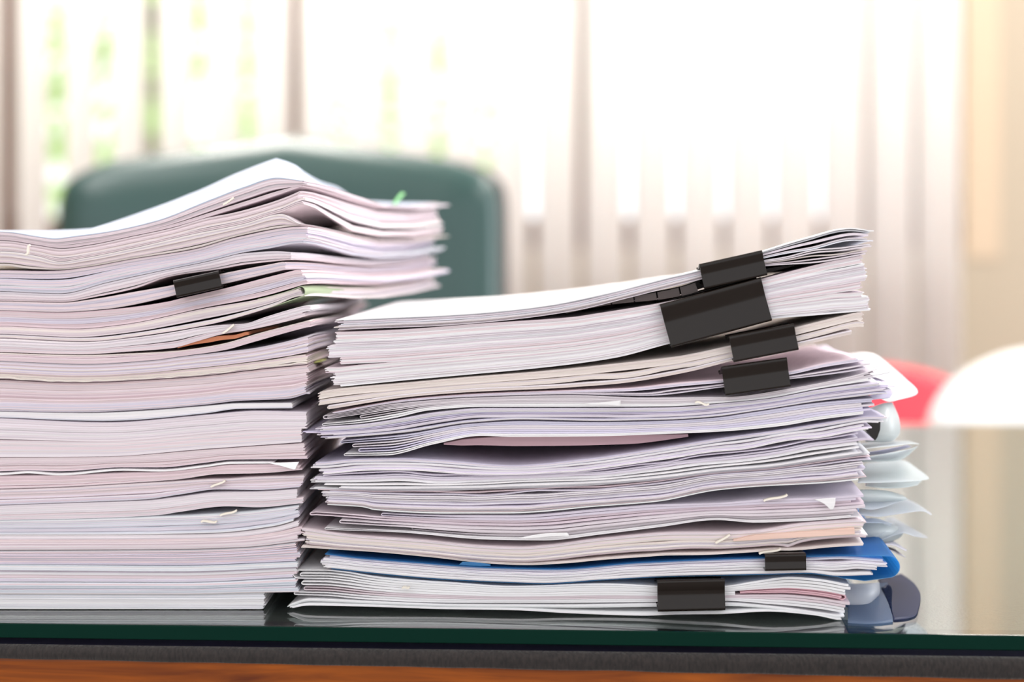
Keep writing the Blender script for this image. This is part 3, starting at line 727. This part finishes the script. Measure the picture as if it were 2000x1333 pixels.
# ------------------------------------------------------------------ binder clips
def binder_clip(label, quad, paper, st, reach=0.011, wing=0.016, vo=0.0):
    """quad: picture corners of the spine (TL, TR, BR, BL); paper: thickness it grips in pixels"""
    q = np.array(quad, float); c = q.mean(0)
    ex = ((q[1] + q[2]) - (q[0] + q[3])) / 2; w = np.linalg.norm(ex); tilt = math.atan2(-ex[1], ex[0])
    h = np.linalg.norm(((q[2] + q[3]) - (q[0] + q[1])) / 2)
    dep = D + st.A[1] + float(st.s_of(c[0])) * st.e[1]
    yfront = st.A[1] + float(st.s_of(c[0])) * st.e[1] - 0.0058 + vo
    k = (dep - 0.006) / F
    W, H, G = w * k / math.cos(0), h * k, paper * k
    cx, cz = (c[0] - 1000) * k, ZC + (440 - c[1]) * k
    root = thing('binder_clip', label, 'binder clip', (cx, yfront, cz), 'black binder clips on the documents')
    root.rotation_euler = (0, -tilt, 0)
    t = 0.0005
    # outer profile (depth, height), concave spine, rounded corners, wings closing on the paper
    pts = []
    for a in (.5, .4, .3, .2, .12, .06, .02, -.08, -.2, -.3, -.38, -.44, -.5):
        pts.append((float(np.interp(a, [-.5, -.38, .02, .12, .5], [.022, .038, .075, .072, 0])) * H, a * (H - 0.0022)))
    def corner(sgn):
        out = []
        for an in np.linspace(0, PI / 2, 5)[1:]:
            out.append((0.0011 * (1 - math.cos(an)) + (0.0 if sgn > 0 else 0.022 * H), sgn * ((H - 0.0022) / 2 + 0.0011 * math.sin(an))))
        return out
    upc = corner(1)[::-1]; loc_ = corner(-1)
    prof = [(wing, G / 2 + t + 0.0002)] + upc + pts + loc_ + [(wing, -G / 2 - t - 0.0002)]
    prof = np.array(prof); n = len(prof)
    T = np.gradient(prof, axis=0); T /= np.linalg.norm(T, axis=1)[:, None]; N = np.stack([-T[:, 1], T[:, 0]], -1)
    if N[n // 2, 0] < 0: N = -N
    inner = prof + N * t
    loop = np.concatenate([prof, inner[::-1]]); m = len(loop)
    V, Fc = [], []
    for x in (-W / 2, W / 2): V += [(x, d, z) for d, z in loop]
    for i in range(m):
        j = (i + 1) % m; Fc.append((i, j, m + j, m + i))
    for i in range(n - 1):
        Fc.append((i, i + 1, m - 2 - i, m - 1 - i)); Fc.append((m + i, m + m - 1 - i, m + m - 2 - i, m + i + 1))
    body = pydata('spring_body', V, Fc, M['clip'], root)
    body.data.shade_smooth()
    md = body.modifiers.new('edges', 'EDGE_SPLIT'); md.split_angle = math.radians(35)
    for s in (1, -1):   # rolled ends that take the wire handles
        V, Fc = [], []; r = 0.0009
        for x in (-W / 2, -W / 6, W / 6, W / 2):
            for a in range(10): V.append((x, wing + r * 0.6 + r * math.cos(a * PI / 5), s * (G / 2 + t + r) + r * math.sin(a * PI / 5)))
        for g in range(3):
            for a in range(10):
                b_ = (a + 1) % 10; Fc.append((g * 10 + a, g * 10 + b_, g * 10 + 10 + b_, g * 10 + 10 + a))
        Fc.append(tuple(range(9, -1, -1))); Fc.append(tuple(range(30, 40)))
        pydata('rolled_hinge', V, Fc, M['clip'], root, True)
    return root
binder_clip('small black binder clip in the left stack', [(338, 547), (428, 529), (432, 562), (344, 583)], 17, LEFT)
binder_clip('black binder clip on the topmost document of the right stack', [(1367, 516), (1488, 489), (1500, 538), (1375, 566)], 15, RIGHT)
binder_clip('largest black binder clip, on the thick white block', [(1290, 591), (1488, 545), (1507, 624), (1310, 684)], 74, RIGHT)
binder_clip('black binder clip directly under the largest one', [(1422, 659), (1549, 630), (1561, 686), (1435, 706)], 30, RIGHT, vo=-0.0012)
binder_clip('black binder clip on the thin document, fourth from the top of the right stack', [(1410, 716), (1537, 699), (1545, 756), (1417, 775)], 14, RIGHT)
binder_clip('smallest black binder clip, beside the blue plastic folder', [(1494, 1084), (1575, 1082), (1575, 1116), (1495, 1117)], 22, RIGHT)
binder_clip('lowest black binder clip, just above the desk glass', [(1283, 1135), (1416, 1132), (1417, 1194), (1286, 1197)], 27, RIGHT)
# clip seen end on at the right edge
ce = thing('binder_clip', 'black binder clip seen end-on at the right edge of the right stack', 'binder clip', ((1702 - 1000) / F * (D + .03), 0.03, ZC + (440 - 828) / F * (D + .03)), 'black binder clips on the documents')
pr = [(0, -.0042), (0.0022, -.0040), (0.0030, -.0015), (0.0028, .0022), (0.0014, .0062), (0.0002, .0078), (-.006, .0012), (-.006, -.0008)]
V = [(x, y, -z) for y in (-.008, .014) for x, z in pr]; n = len(pr)
pydata('spring_body', V, [tuple(range(n))[::-1], tuple(range(n, 2 * n))] + [(i, (i + 1) % n, n + (i + 1) % n, n + i) for i in range(n)], M['clip'], ce)

# ------------------------------------------------------------------ plastic sleeves and corners at the right end
PF = lambda nm, lab, cat='plastic sleeve': thing(nm, lab, cat)
def sleeve(label, rows, material, name='plastic_sleeve', cat='plastic sleeve', tint=None, more=()):
    p = rows[0][0]
    loc = ((p[0] - 1000) / F * (D + p[2]), p[2], ZC + (440 - p[1]) / F * (D + p[2]))
    if not more:
        o = patch(name, rows, material, None, tint=tint); return tag(o, label, cat)
    root = thing(name, label, cat, loc)
    patch('front_film', rows, material, root, tint=tint)
    for r_ in more: patch('back_film', r_, material, root, tint=tint)
    return root
sleeve('white sheet corner pointing right in front of the red chair', [
    [(1600, 752, .035), (1690, 766, .035), (1730, 784, .04), (1745, 784, .042)], [(1610, 722, .075), (1690, 715, .07), (1745, 742, .065), (1792, 768, .06)],
    [(1620, 707, .12), (1690, 700, .12), (1735, 718, .11), (1765, 738, .10)], [(1630, 697, .16), (1680, 690, .16), (1706, 693, .16), (1722, 702, .15)]], PAPER, 'sheet', 'paper sheet', TINTS['snow'])
sleeve('pale violet sheet end curling over at the right end of the stack', [
    [(1660, 790, .012), (1700, 782, .012), (1738, 778, .014)], [(1670, 781, .018), (1715, 770, .018), (1745, 766, .018)], [(1690, 776, .03), (1722, 765, .03), (1741, 762, .03)]], PAPER, 'sheet', 'paper sheet', TINTS['violet'])
sleeve('grey sheet rolled at its right end below the fourth binder clip', [
    [(1660, 742, .006), (1690, 737, .006), (1722, 732, .008), (1737, 728, .01), (1736, 719, .012), (1722, 716, .012), (1690, 720, .01)],
    [(1660, 740, .05), (1690, 736, .05), (1722, 731, .05), (1737, 727, .05), (1736, 718, .05), (1722, 715, .05), (1690, 719, .05)]], PAPER, 'sheet', 'paper sheet', TINTS['grey'])
sleeve('milky plastic sleeve bulging behind the black clip end', [
    [(1690, 800, .05), (1725, 788, .045), (1743, 786, .05)], [(1692, 822, .03), (1735, 816, .028), (1756, 818, .04)], [(1692, 846, .025), (1738, 846, .024), (1757, 846, .04)], [(1690, 863, .03), (1722, 864, .03), (1744, 862, .045)]], M['film_milky'])
sleeve('clear plastic sleeve with dark pages inside, tip pointing right at mid height', [
    [(1660, 884, .012), (1700, 876, .012), (1740, 872, .018), (1786, 866, .03)], [(1660, 874, .05), (1705, 868, .05), (1755, 864, .05), (1795, 868, .05)], [(1660, 868, .09), (1705, 864, .09), (1745, 862, .085), (1775, 862, .08)]], M['film_milky'],
    more=([[(1660, 897, .014), (1700, 892, .014), (1745, 884, .018), (1778, 878, .03)], [(1660, 904, .05), (1705, 902, .05), (1760, 898, .05), (1793, 872, .05)]],
          ))
dk = sleeve('dark pages inside the clear sleeve at mid height', [[(1680, 886, .02), (1720, 880, .022), (1772, 870, .03)], [(1690, 890, .04), (1730, 886, .04), (1780, 873, .045)]], PAPER, 'sheet', 'paper sheet', TINTS['violet'])
sleeve('widest white plastic sleeve, corner reaching farthest right above the rolled-edge one', [
    [(1675, 944, .008), (1720, 943, .012), (1770, 941, .02), (1800, 939, .03)], [(1680, 925, .05), (1725, 922, .05), (1770, 920, .05), (1814, 934, .045)], [(1690, 906, .09), (1725, 902, .09), (1765, 900, .085), (1790, 915, .08)]], M['film_milky'],
    more=([[(1690, 950, .02), (1725, 954, .02), (1765, 953, .028), (1792, 948, .04)], [(1690, 943, .06), (1730, 943, .06), (1775, 941, .06), (1800, 940, .06)]],))
sleeve('clear plastic sleeve with a dark curled lower edge, just below the widest one', [
    [(1676, 1006, .01), (1716, 1010, .012), (1760, 1004, .02), (1800, 999, .03), (1819, 1007, .035)], [(1680, 990, .05), (1720, 988, .05), (1760, 985, .05), (1795, 990, .045), (1819, 1004, .04)], [(1690, 972, .09), (1722, 964, .09), (1752, 968, .085), (1785, 982, .08), (1805, 994, .07)]], M['film_clear'],
    more=([[(1665, 988, .012), (1700, 996, .012), (1730, 990, .02)], [(1680, 970, .05), (1720, 966, .05), (1768, 975, .05)]],))
sleeve('milky plastic pocket end behind the pages, level with the long metal fastener', [
    [(1668, 958, .02), (1700, 957, .022), (1735, 960, .03), (1762, 968, .05)], [(1668, 968, .016), (1702, 970, .018), (1740, 972, .026), (1772, 975, .045)], [(1668, 980, .02), (1700, 981, .022), (1735, 980, .03), (1765, 978, .05)]], M['film_milky'])
sleeve('milky plastic pocket end behind the pages, right of the peach folder', [
    [(1664, 1022, .03), (1700, 1020, .03), (1738, 1024, .04), (1758, 1032, .06)], [(1664, 1042, .026), (1702, 1042, .026), (1742, 1042, .036), (1764, 1042, .055)], [(1664, 1064, .03), (1700, 1064, .03), (1735, 1060, .04), (1756, 1052, .06)]], M['film_milky'])
sleeve('clear plastic sleeve folded to a point beside the peach folder', [
    [(1668, 1020, .008), (1700, 1022, .012), (1738, 1022, .02)], [(1680, 1016, .03), (1712, 1014, .03), (1742, 1024, .03)], [(1690, 1048, .04), (1715, 1042, .04), (1738, 1032, .04)], [(1690, 1064, .02), (1705, 1054, .025), (1728, 1040, .03)]], M['film_clear'])
sleeve('bluish clear sleeve tip pointing down right beneath the dark curled edge', [
    [(1688, 1066, .03), (1725, 1054, .03), (1762, 1042, .03), (1785, 1048, .035)], [(1720, 1040, .06), (1745, 1030, .06), (1770, 1030, .06), (1812, 1051, .055)], [(1730, 1012, .09), (1745, 1012, .09), (1760, 1020, .09), (1790, 1038, .08)]], M['film_clear'])
for i, (lab, rows) in enumerate([
    ('upper grey page corner jutting out right above the blue folder', [[(1640, 1072, .01), (1700, 1068, .012), (1740, 1065, .02), (1768, 1077, .03)], [(1650, 1066, .05), (1700, 1062, .05), (1742, 1058, .05), (1772, 1076, .045)]]),
    ('lower grey page corner jutting out right above the blue folder', [[(1640, 1077, .01), (1700, 1076, .012), (1735, 1075, .02), (1756, 1084, .03)], [(1650, 1074, .05), (1700, 1073, .05), (1740, 1070, .05), (1770, 1090, .045)]])]):
    sleeve(lab, rows, PAPER, 'sheet', 'paper sheet', TINTS['grey'])
sleeve('clear plastic flap hanging below the blue folder', [
    [(1640, 1140, .02), (1672, 1141, .018), (1700, 1140, .02), (1717, 1138, .03)], [(1640, 1160, .012), (1676, 1162, .01), (1706, 1160, .014), (1718, 1158, .03)], [(1640, 1182, .01), (1672, 1186, .008), (1697, 1182, .012), (1712, 1170, .028)]], M['film_clear'])
sleeve('grey blue sheet standing for a reflection in the desk glass at the right end', [
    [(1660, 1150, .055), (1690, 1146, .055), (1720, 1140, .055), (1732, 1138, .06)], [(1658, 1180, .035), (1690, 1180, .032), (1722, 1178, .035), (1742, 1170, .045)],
    [(1656, 1212, .0), (1690, 1214, -.002), (1722, 1212, .0), (1742, 1206, .012)], [(1656, 1229, -.03), (1690, 1230, -.032), (1722, 1230, -.031), (1744, 1228, -.028)]], M['grey_reflection'])  # draped sheet stands in for the folders mirrored in the glass
sleeve('dark navy sheet standing for a reflection in the glass right of the stack', [
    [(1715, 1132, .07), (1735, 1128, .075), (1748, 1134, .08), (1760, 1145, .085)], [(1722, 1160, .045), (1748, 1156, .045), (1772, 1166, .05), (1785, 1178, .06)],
    [(1735, 1192, .012), (1760, 1190, .012), (1786, 1196, .02), (1798, 1206, .03)], [(1745, 1222, -.024), (1768, 1222, -.022), (1786, 1224, -.016), (1792, 1226, -.008)]], M['navy_reflection'])  # mirror image of the dark folder, built as a draped film

# ================================================================== DESK
gA = np.array([(0 - 1000) / F * .8217, .8217 - D]); gB = np.array([(2000 - 1000) / F * .797, .797 - D])
ge = (gB - gA) / np.linalg.norm(gB - gA); gn = np.array([-ge[1], ge[0]]); gm = (gA + gB) / 2
def desk_frame(p):
    return (gm[0] + p[0] * ge[0] + p[1] * gn[0], gm[1] + p[0] * ge[1] + p[1] * gn[1], p[2])
DW, DD = 0.82, 0.86
GT = 0.0073
def rounded_slab(name, x0, x1, y0, y1, z0, z1, material, parent=None, bev=0.001, seg=3):
    o = boxes(name, [(x0, x1, y0, y1, z0, z1)], material, parent, bev, desk_frame); return o
o = rounded_slab('glass_sheet', -DW, DW, 0, DD, ZT - GT, ZT, M['glass'], None, 0.0006)
o.data.materials.append(M['glass_edge'])
for p in o.data.polygons:
    if abs(p.normal.z) < 0.5: p.material_index = 1
tag(o, 'thick green-edged glass plate covering the desk under both paper stacks', 'glass plate')
# felt mat with a soft front lip that hangs a little over the wood
V, Fc = [], []; NX, NYc = 160, 12
z_top = ZT - GT - 0.0005
prof = lambda t: None
wob = Noise1(0.05, 6); wob2 = Noise1(0.012, 5)
WOODZ = ZT - GT - 0.0090
xs = np.linspace(-DW, DW, NX)
rows = []
for x in xs:
    dropx = np.interp(x, [-.25, .24], [0.0000, 0.0036]) + 0.0002 * wob(x)
    fz = 0.00012 * wob2(x)
    sec = [(DD, z_top), (0.018, z_top), (0.010, z_top - 0.0006), (0.0052, z_top - 0.0020), (0.0012 + fz, z_top - 0.0026), (-0.0014 + fz, z_top - 0.0036),
           (-0.0027 + fz, z_top - 0.0062), (-0.0026 + fz, WOODZ - 0.0002 - dropx * 0.7), (-0.0020, WOODZ - 0.0004 - dropx), (-0.0006, WOODZ - 0.0004 - dropx), (-0.0006, WOODZ + 0.0002), (DD, WOODZ + 0.0002)]
    rows.append([desk_frame((x, a, z)) for a, z in sec])
ns = len(rows[0])
V = [p for r_ in rows for p in r_]
Fc = [(i * ns + j, (i + 1) * ns + j, (i + 1) * ns + (j + 1) % ns, i * ns + (j + 1) % ns) for i in range(NX - 1) for j in range(ns)]
Fc += [tuple(range(ns))[::-1], tuple((NX - 1) * ns + j for j in range(ns))]
o = pydata('felt_mat', V, Fc, M['felt'], None, False)
for p in o.data.polygons: p.use_smooth = len(p.vertices) == 4
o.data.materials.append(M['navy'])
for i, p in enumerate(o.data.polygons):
    if len(p.vertices) == 4 and i % ns in (1, 2, 3): p.material_index = 1  # recessed faces below the glass get a dark navy band
tag(o, 'dark grey felt mat with a fuzzy front edge between the glass and the wooden desk', 'desk mat')
desk = thing('desk', 'orange brown varnished wooden desk carrying the glass plate and paper stacks', 'desk', (*desk_frame((0, 0, 0))[:2], 0))
for nm, bx in [('desktop', (-DW, DW, 0.0, DD, WOODZ - 0.032, WOODZ)), ('modesty_panel', (-DW + .06, DW - .06, .08, .10, .25, WOODZ - .032)),
               ('side_panel', (-DW + .02, -DW + .05, .03, DD - .03, 0.001, WOODZ - .032)), ('side_panel', (DW - .05, DW - .02, .03, DD - .03, 0.001, WOODZ - .032))]:
    o = boxes(nm, [bx], M['wood'], None, 0.002, desk_frame); attach(o, desk)

# ================================================================== CHAIRS
def grid_shell(name, fn, nu, nv, material, parent, closed_u=False):
    V = [fn(i / (nu - 1), j / (nv - 1)) for i in range(nu) for j in range(nv)]
    Fc = [(i * nv + j, (i + 1) * nv + j, (i + 1) * nv + j + 1, i * nv + j + 1) for i in range(nu - 1) for j in range(nv - 1)]
    o = pydata(name, V, Fc, material, None, True); attach(o, parent); return o
def tube(name, pts, r, material, parent, n=12):
    from mathutils import Vector
    P = [Vector(p) for p in pts]; V, Fc = [], []; up = None
    for i, p in enumerate(P):
        t = (P[min(i + 1, len(P) - 1)] - P[max(i - 1, 0)]).normalized()
        if up is None: up = t.orthogonal().normalized()
        up = (up - t * up.dot(t)).normalized(); w_ = t.cross(up)
        V += [tuple(p + (up * math.cos(k * 2 * PI / n) + w_ * math.sin(k * 2 * PI / n)) * r) for k in range(n)]
    for i in range(len(P) - 1):
        for k in range(n): Fc.append((i * n + k, i * n + (k + 1) % n, (i + 1) * n + (k + 1) % n, (i + 1) * n + k))
    Fc += [tuple(range(n))[::-1], tuple((len(P) - 1) * n + k for k in range(n))]
    o = pydata(name, V, Fc, material, None, False)
    for p in o.data.polygons: p.use_smooth = len(p.vertices) == 4
    return attach(o, parent)

CX, CY = -0.269, 1.06
ch = thing('office_chair', 'dark green leather office chair with a rounded backrest behind the left paper stack', 'chair', (CX, CY + .1, 0))
def pad(w, zb, zt, crown, th, y0, lean, expo=5.0, roll=2.2):
    """closed cushion: outline w wide, top edge curved by crown, thickness th"""
    def fn(u, v):
        an = u * 2 * PI; r = math.sin(v * PI / 2) if v <= 1 else 1
        return None
    return fn
def cushion(name, w, zb, zt, crown, th, y0, lean, material, parent, ex=0.16, bulge=0.6, nu=65, nv=21):
    def sup(c, e): return math.copysign(abs(c) ** e, c)
    def fn(u, v):
        an = -PI + 2 * PI * u; ph = -PI / 2 + PI * v
        a = sup(math.cos(an), ex) * sup(math.cos(ph), 0.42); b = sup(math.sin(an), ex) * sup(math.cos(ph), 0.42)
        d = sup(math.sin(ph), bulge)
        zc_, zh = (zb + zt) / 2, (zt - zb) / 2
        z = zc_ + b * zh - crown * abs(a) ** 2.1 * (0.5 + 0.5 * b)
        y = y0 + d * th / 2 + lean * (z - zb) + 0.03 * (a * a) * -1
        return (CX + a * w / 2, CY + y, z)
    return grid_shell(name, fn, nu, nv, material, parent)
cushion('back_cushion', 0.512, 0.57, 1.060, 0.050, 0.105, 0.0, 0.20, M['leather'], ch, ex=0.11)
cushion('back_shell', 0.528, 0.56, 1.063, 0.050, 0.055, 0.045, 0.20, M['shell'], ch, ex=0.10)
def seat_fn(u, v):
    def sup(c, e): return math.copysign(abs(c) ** e, c)
    an = -PI + 2 * PI * u; ph = -PI / 2 + PI * v
    a = sup(math.cos(an), .3) * sup(math.cos(ph), .4); b = sup(math.sin(an), .3) * sup(math.cos(ph), .4); d = sup(math.sin(ph), .6)
    return (CX + a * .25, CY - .24 + b * .24 + .02, .46 + d * .055)
grid_shell('seat', seat_fn, 49, 17, M['leather'], ch)
for s in (-1, 1):
    tube('armrest', [(CX + s * .29, CY + .03, .52), (CX + s * .30, CY + .01, .64), (CX + s * .30, CY - .03, .66), (CX + s * .30, CY - .27, .66), (CX + s * .29, CY - .30, .64), (CX + s * .27, CY - .30, .44)], .02, M['shell'], ch)
tube('gas_column', [(CX, CY - .2, .09), (CX, CY - .2, .42)], .028, M['chrome'], ch)
for i in range(5):
    a = i * 2 * PI / 5 + .3
    lg_ = tube('base_leg', [(CX, CY - .2, .11), (CX + .30 * math.cos(a), CY - .2 + .30 * math.sin(a), .075)], .018, M['shell'], ch)
    cs_ = tube('caster', [(CX + .30 * math.cos(a) - .02, CY - .2 + .30 * math.sin(a), .028), (CX + .30 * math.cos(a) + .02, CY - .2 + .30 * math.sin(a), .028)], .028, M['shell'], ch)
    cs_.parent = lg_

def plastic_chair(label, x, y, w, ztop, material, corner=0.09):
    root = thing('plastic_chair', label, 'chair', (x, y, 0))
    def back(u, v):
        a = -1 + 2 * u
        zt = ztop - corner * (1 - math.sqrt(max(0, 1 - abs(a) ** 2.6)))
        z = .44 + (zt - .44) * v
        return (x + a * w / 2 * (0.86 + .14 * v), y + .10 * v - .07 * a * a, z)
    o = grid_shell('backrest', back, 33, 15, material, root); md = o.modifiers.new('thickness', 'SOLIDIFY'); md.thickness = .014
    def seat(u, v): 
        a = -1 + 2 * u
        return (x + a * w / 2 * .9, y - .42 * v, .44 - .02 * math.sin(PI * v) * (1 - a * a) + (.0 if v < .9 else -.02 * (v - .9) * 10))
    o = grid_shell('seat', seat, 15, 15, material, root); md = o.modifiers.new('thickness', 'SOLIDIFY'); md.thickness = .012
    for sx in (-1, 1):
        for sy in (0.02, -.38):
            tube('leg', [(x + sx * w * .40, y + sy, .435), (x + sx * w * .47, y + sy + (.04 if sy > 0 else -.03), .012)], .016, material, root)
    return root
plastic_chair('white plastic chair with a rounded back beyond the right end of the desk', .80, 1.42, .48, .784, M['white_plastic'], .14)
plastic_chair('red plastic chair half hidden behind the white chair', .57, 1.98, .42, .712, M['red_plastic'], .06)

# ================================================================== ROOM
YB, ZCEIL = 2.64, 2.75       # window wall (inner face), ceiling
def px_x(px, y): return (px - 1000) / F * (D + y)
WX0, WX1 = px_x(18 - 558, YB), px_x(1952, YB)
XL, XR = -2.6, 2.2
SILL, HEAD = 0.905, 2.35
structure(boxes('floor', [(XL, XR, -5, YB + .2, -.05, 0)], M['floor']))
structure(boxes('ceiling', [(XL, XR, -1.2, YB + .2, ZCEIL, ZCEIL + .05)], M['ceiling']))
structure(boxes('wall_back', [(XL, WX0, YB, YB + .2, 0, ZCEIL), (WX1, XR, YB, YB + .2, 0, ZCEIL), (WX0, WX1, YB, YB + .2, 0, SILL), (WX0, WX1, YB, YB + .2, HEAD, ZCEIL)], M['wall']))
structure(boxes('wall_left', [(XL - .1, XL, -2.2, YB + .2, 0, ZCEIL)], M['wall']))
structure(boxes('wall_right', [(XR, XR + .1, 1.9, YB + .2, 0, ZCEIL), (XR, XR + .1, -2.2, -.8, 0, ZCEIL), (XR, XR + .1, -.8, 1.9, 0, .9), (XR, XR + .1, -.8, 1.9, 2.35, ZCEIL)], M['wall']))
# window: frame, mullions, panes
fw = .03
w1 = bpy.data.objects.new('window_1', None); COL.objects.link(w1); structure(w1)
wf = [(WX0, WX1, YB + .05, YB + .11, SILL, SILL + .065), (WX0, WX1, YB + .05, YB + .11, HEAD - .06, HEAD), (WX0, WX0 + .05, YB + .05, YB + .11, SILL, HEAD)]
structure(boxes('window_frame', wf, M['frame_wood'], w1))
structure(boxes('window_jamb', [(WX1 - .072, WX1, YB - .004, YB + .13, SILL - .02, HEAD)], M['jamb'], w1))
mull = [px_x(p, YB + .08) for p in (18 - 2, 578, 1136, 1694, 1789)]
for x in mull: structure(boxes('mullion', [(x - (fw / 2 + .002 if x < .8 else .009), x + (fw / 2 + .002 if x < .8 else .009), YB + .045, YB + .115, SILL + .065, HEAD - .06)], M['frame_wood'], w1))
edges = [WX0 + .05] + mull + [WX1 - .05]
for a, b_ in zip(edges[:-1], edges[1:]):
    structure(boxes('pane', [(a + .02, b_ - .02, YB + .078, YB + .082, SILL + .065, HEAD - .06)], M['pane'], w1))
# vertical blind
YS = 2.46; SP = .0923; PHI = math.radians(-31); SWD = .089
bl = thing('vertical_blind', 'white vertical slat blind hanging in front of the bright window', 'blind', (0, YS, 0))
o = boxes('headrail', [(px_x(-960, YS), px_x(1890, YS), YS - .02, YS + .02, 2.52, 2.56)], M['white_plastic'], None); attach(o, bl)
for i in range(30):
    gpx = 1785 + 46.5 - 93 * i
    x = px_x(gpx, YS); ph = PHI + rng.normal(0, .03)
    V, Fc = [], []; nz = 2; na = 7
    zs = [.12, 2.52]
    for z in zs:
        for a in np.linspace(-.5, .5, na):
            bow = .006 * (1 - (2 * a) ** 2)
            V.append((x + a * SWD * math.cos(ph) - bow * math.sin(ph), YS + a * SWD * math.sin(ph) + bow * math.cos(ph), z))
    Fc = [(j, j + 1, na + j + 1, na + j) for j in range(na - 1)]
    o = pydata('slat', V, Fc, M['blind'], None, True)
    md = o.modifiers.new('thickness', 'SOLIDIFY'); md.thickness = .0007
    attach(o, bl)

# added ceiling panels, unseen; the pair by the blind brightens slats and wall
for (x, y) in [(-1.0, .2), (1.0, .2), (-.6, 1.75), (1.15, 1.75)]:
    lp = thing('ceiling_fill', 'added flat white ceiling fill panel %s the %s side of the room' % ('over the desk on' if y < 1 else 'near the blind on', 'left' if x < 0 else 'right'), 'ceiling light', (x, y, ZCEIL))
    o = boxes('light_frame', [(x - .32, x + .32, y - .62, y + .62, ZCEIL - .03, ZCEIL - .002)], M['white_plastic']); attach(o, lp)
    o = boxes('diffuser', [(x - .29, x + .29, y - .59, y + .59, ZCEIL - .036, ZCEIL - .0305)], M['lamp']); attach(o, lp)
    ld = bpy.data.lights.new('panel_fill', 'AREA'); ld.shape = 'RECTANGLE'; ld.size = .58; ld.size_y = 1.18; ld.energy = 10 if y < 1 else (46 if x < 0 else 25); ld.color = (1, .95, .93) if y < 1 else (1, .93, .86)
    lo = bpy.data.objects.new('panel_fill', ld); COL.objects.link(lo); lo.location = (x, y, ZCEIL - .04)

wl = bpy.data.lights.new('right_fill', 'AREA'); wl.shape = 'RECTANGLE'; wl.size = 2.4; wl.size_y = 1.3; wl.energy = 40; wl.color = (.86, .92, 1.0)  # added bluish area light at the unseen right opening, brightens page sides
wo = bpy.data.objects.new('right_fill', wl); COL.objects.link(wo); wo.location = (XR - .02, .55, 1.62); wo.rotation_euler = (0, math.radians(90), 0)
# garden
structure(boxes('ground', [(-9, 7, YB + .25, 14, -.08, -.03)], M['lawn']))
def tree(label, x, y, h, r, n, zc0):
    root = thing('tree', label, 'tree', (x, y, -.03))
    tube('trunk', [(x, y, -.03), (x + .05, y, h * .5), (x - .05, y + .05, h * .85)], .07, M['bark'], root)
    V, Fc = [], []
    for i in range(n):
        d = rng.normal(size=3); d /= np.linalg.norm(d); c = np.array([x, y, zc0]) + d * np.array([r, r * .8, h * .42]) * rng.uniform(.35, 1) ** .6
        a = rng.normal(size=3); a /= np.linalg.norm(a); b_ = np.cross(a, rng.normal(size=3)); b_ /= np.linalg.norm(b_)
        s = rng.uniform(.05, .11); k = len(V)
        V += [c - a * s, c + b_ * s * .45, c + a * s, c - b_ * s * .45]; Fc.append((k, k + 1, k + 2, k + 3))
    o = pydata('foliage', V, Fc, M['leaf'], None); attach(o, root)
tree('leafy bright green tree outside the window, left of the chair top', px_x(300, 6), 6.0, 2.2, .62, 650, 1.35)
tree('smaller green tree outside the window, right of the brown mullion', px_x(800, 8.5), 8.5, 2.3, .5, 500, 1.3)

# ================================================================== LIGHT
w = bpy.data.worlds.new('World'); SC.world = w; w.use_nodes = True
bg = w.node_tree.nodes['Background']; bg.inputs[0].default_value = (.96, .97, 1.0, 1); bg.inputs[1].default_value = 1.5
sun = bpy.data.lights.new('sun', 'SUN'); sun.energy = 6; sun.angle = .8; sun.color = (1, .97, .92)
so = bpy.data.objects.new('sun', sun); COL.objects.link(so); so.rotation_euler = (math.radians(-48), math.radians(12), 0)

# ================================================================== CAMERA
cam = bpy.data.cameras.new('camera'); co = bpy.data.objects.new('camera', cam); COL.objects.link(co)
co.location = (0, -D, ZC); co.rotation_euler = (PI / 2, 0, 0)
cam.sensor_width = 36; cam.lens = F / 2000 * 36; cam.shift_y = -(666.5 - 440) / 2000
cam.dof.use_dof = True; cam.dof.focus_distance = D - .008; cam.dof.aperture_fstop = 3.7
cam.clip_start = .01
SC.camera = co
SC.view_settings.view_transform = 'Standard'; SC.view_settings.look = 'None'; SC.view_settings.gamma = 1; SC.view_settings.exposure = 0.30
SC.cycles.use_denoising = True
SC.cycles.max_bounces = 8; SC.cycles.transparent_max_bounces = 16
SC.cycles.sample_clamp_indirect = 8
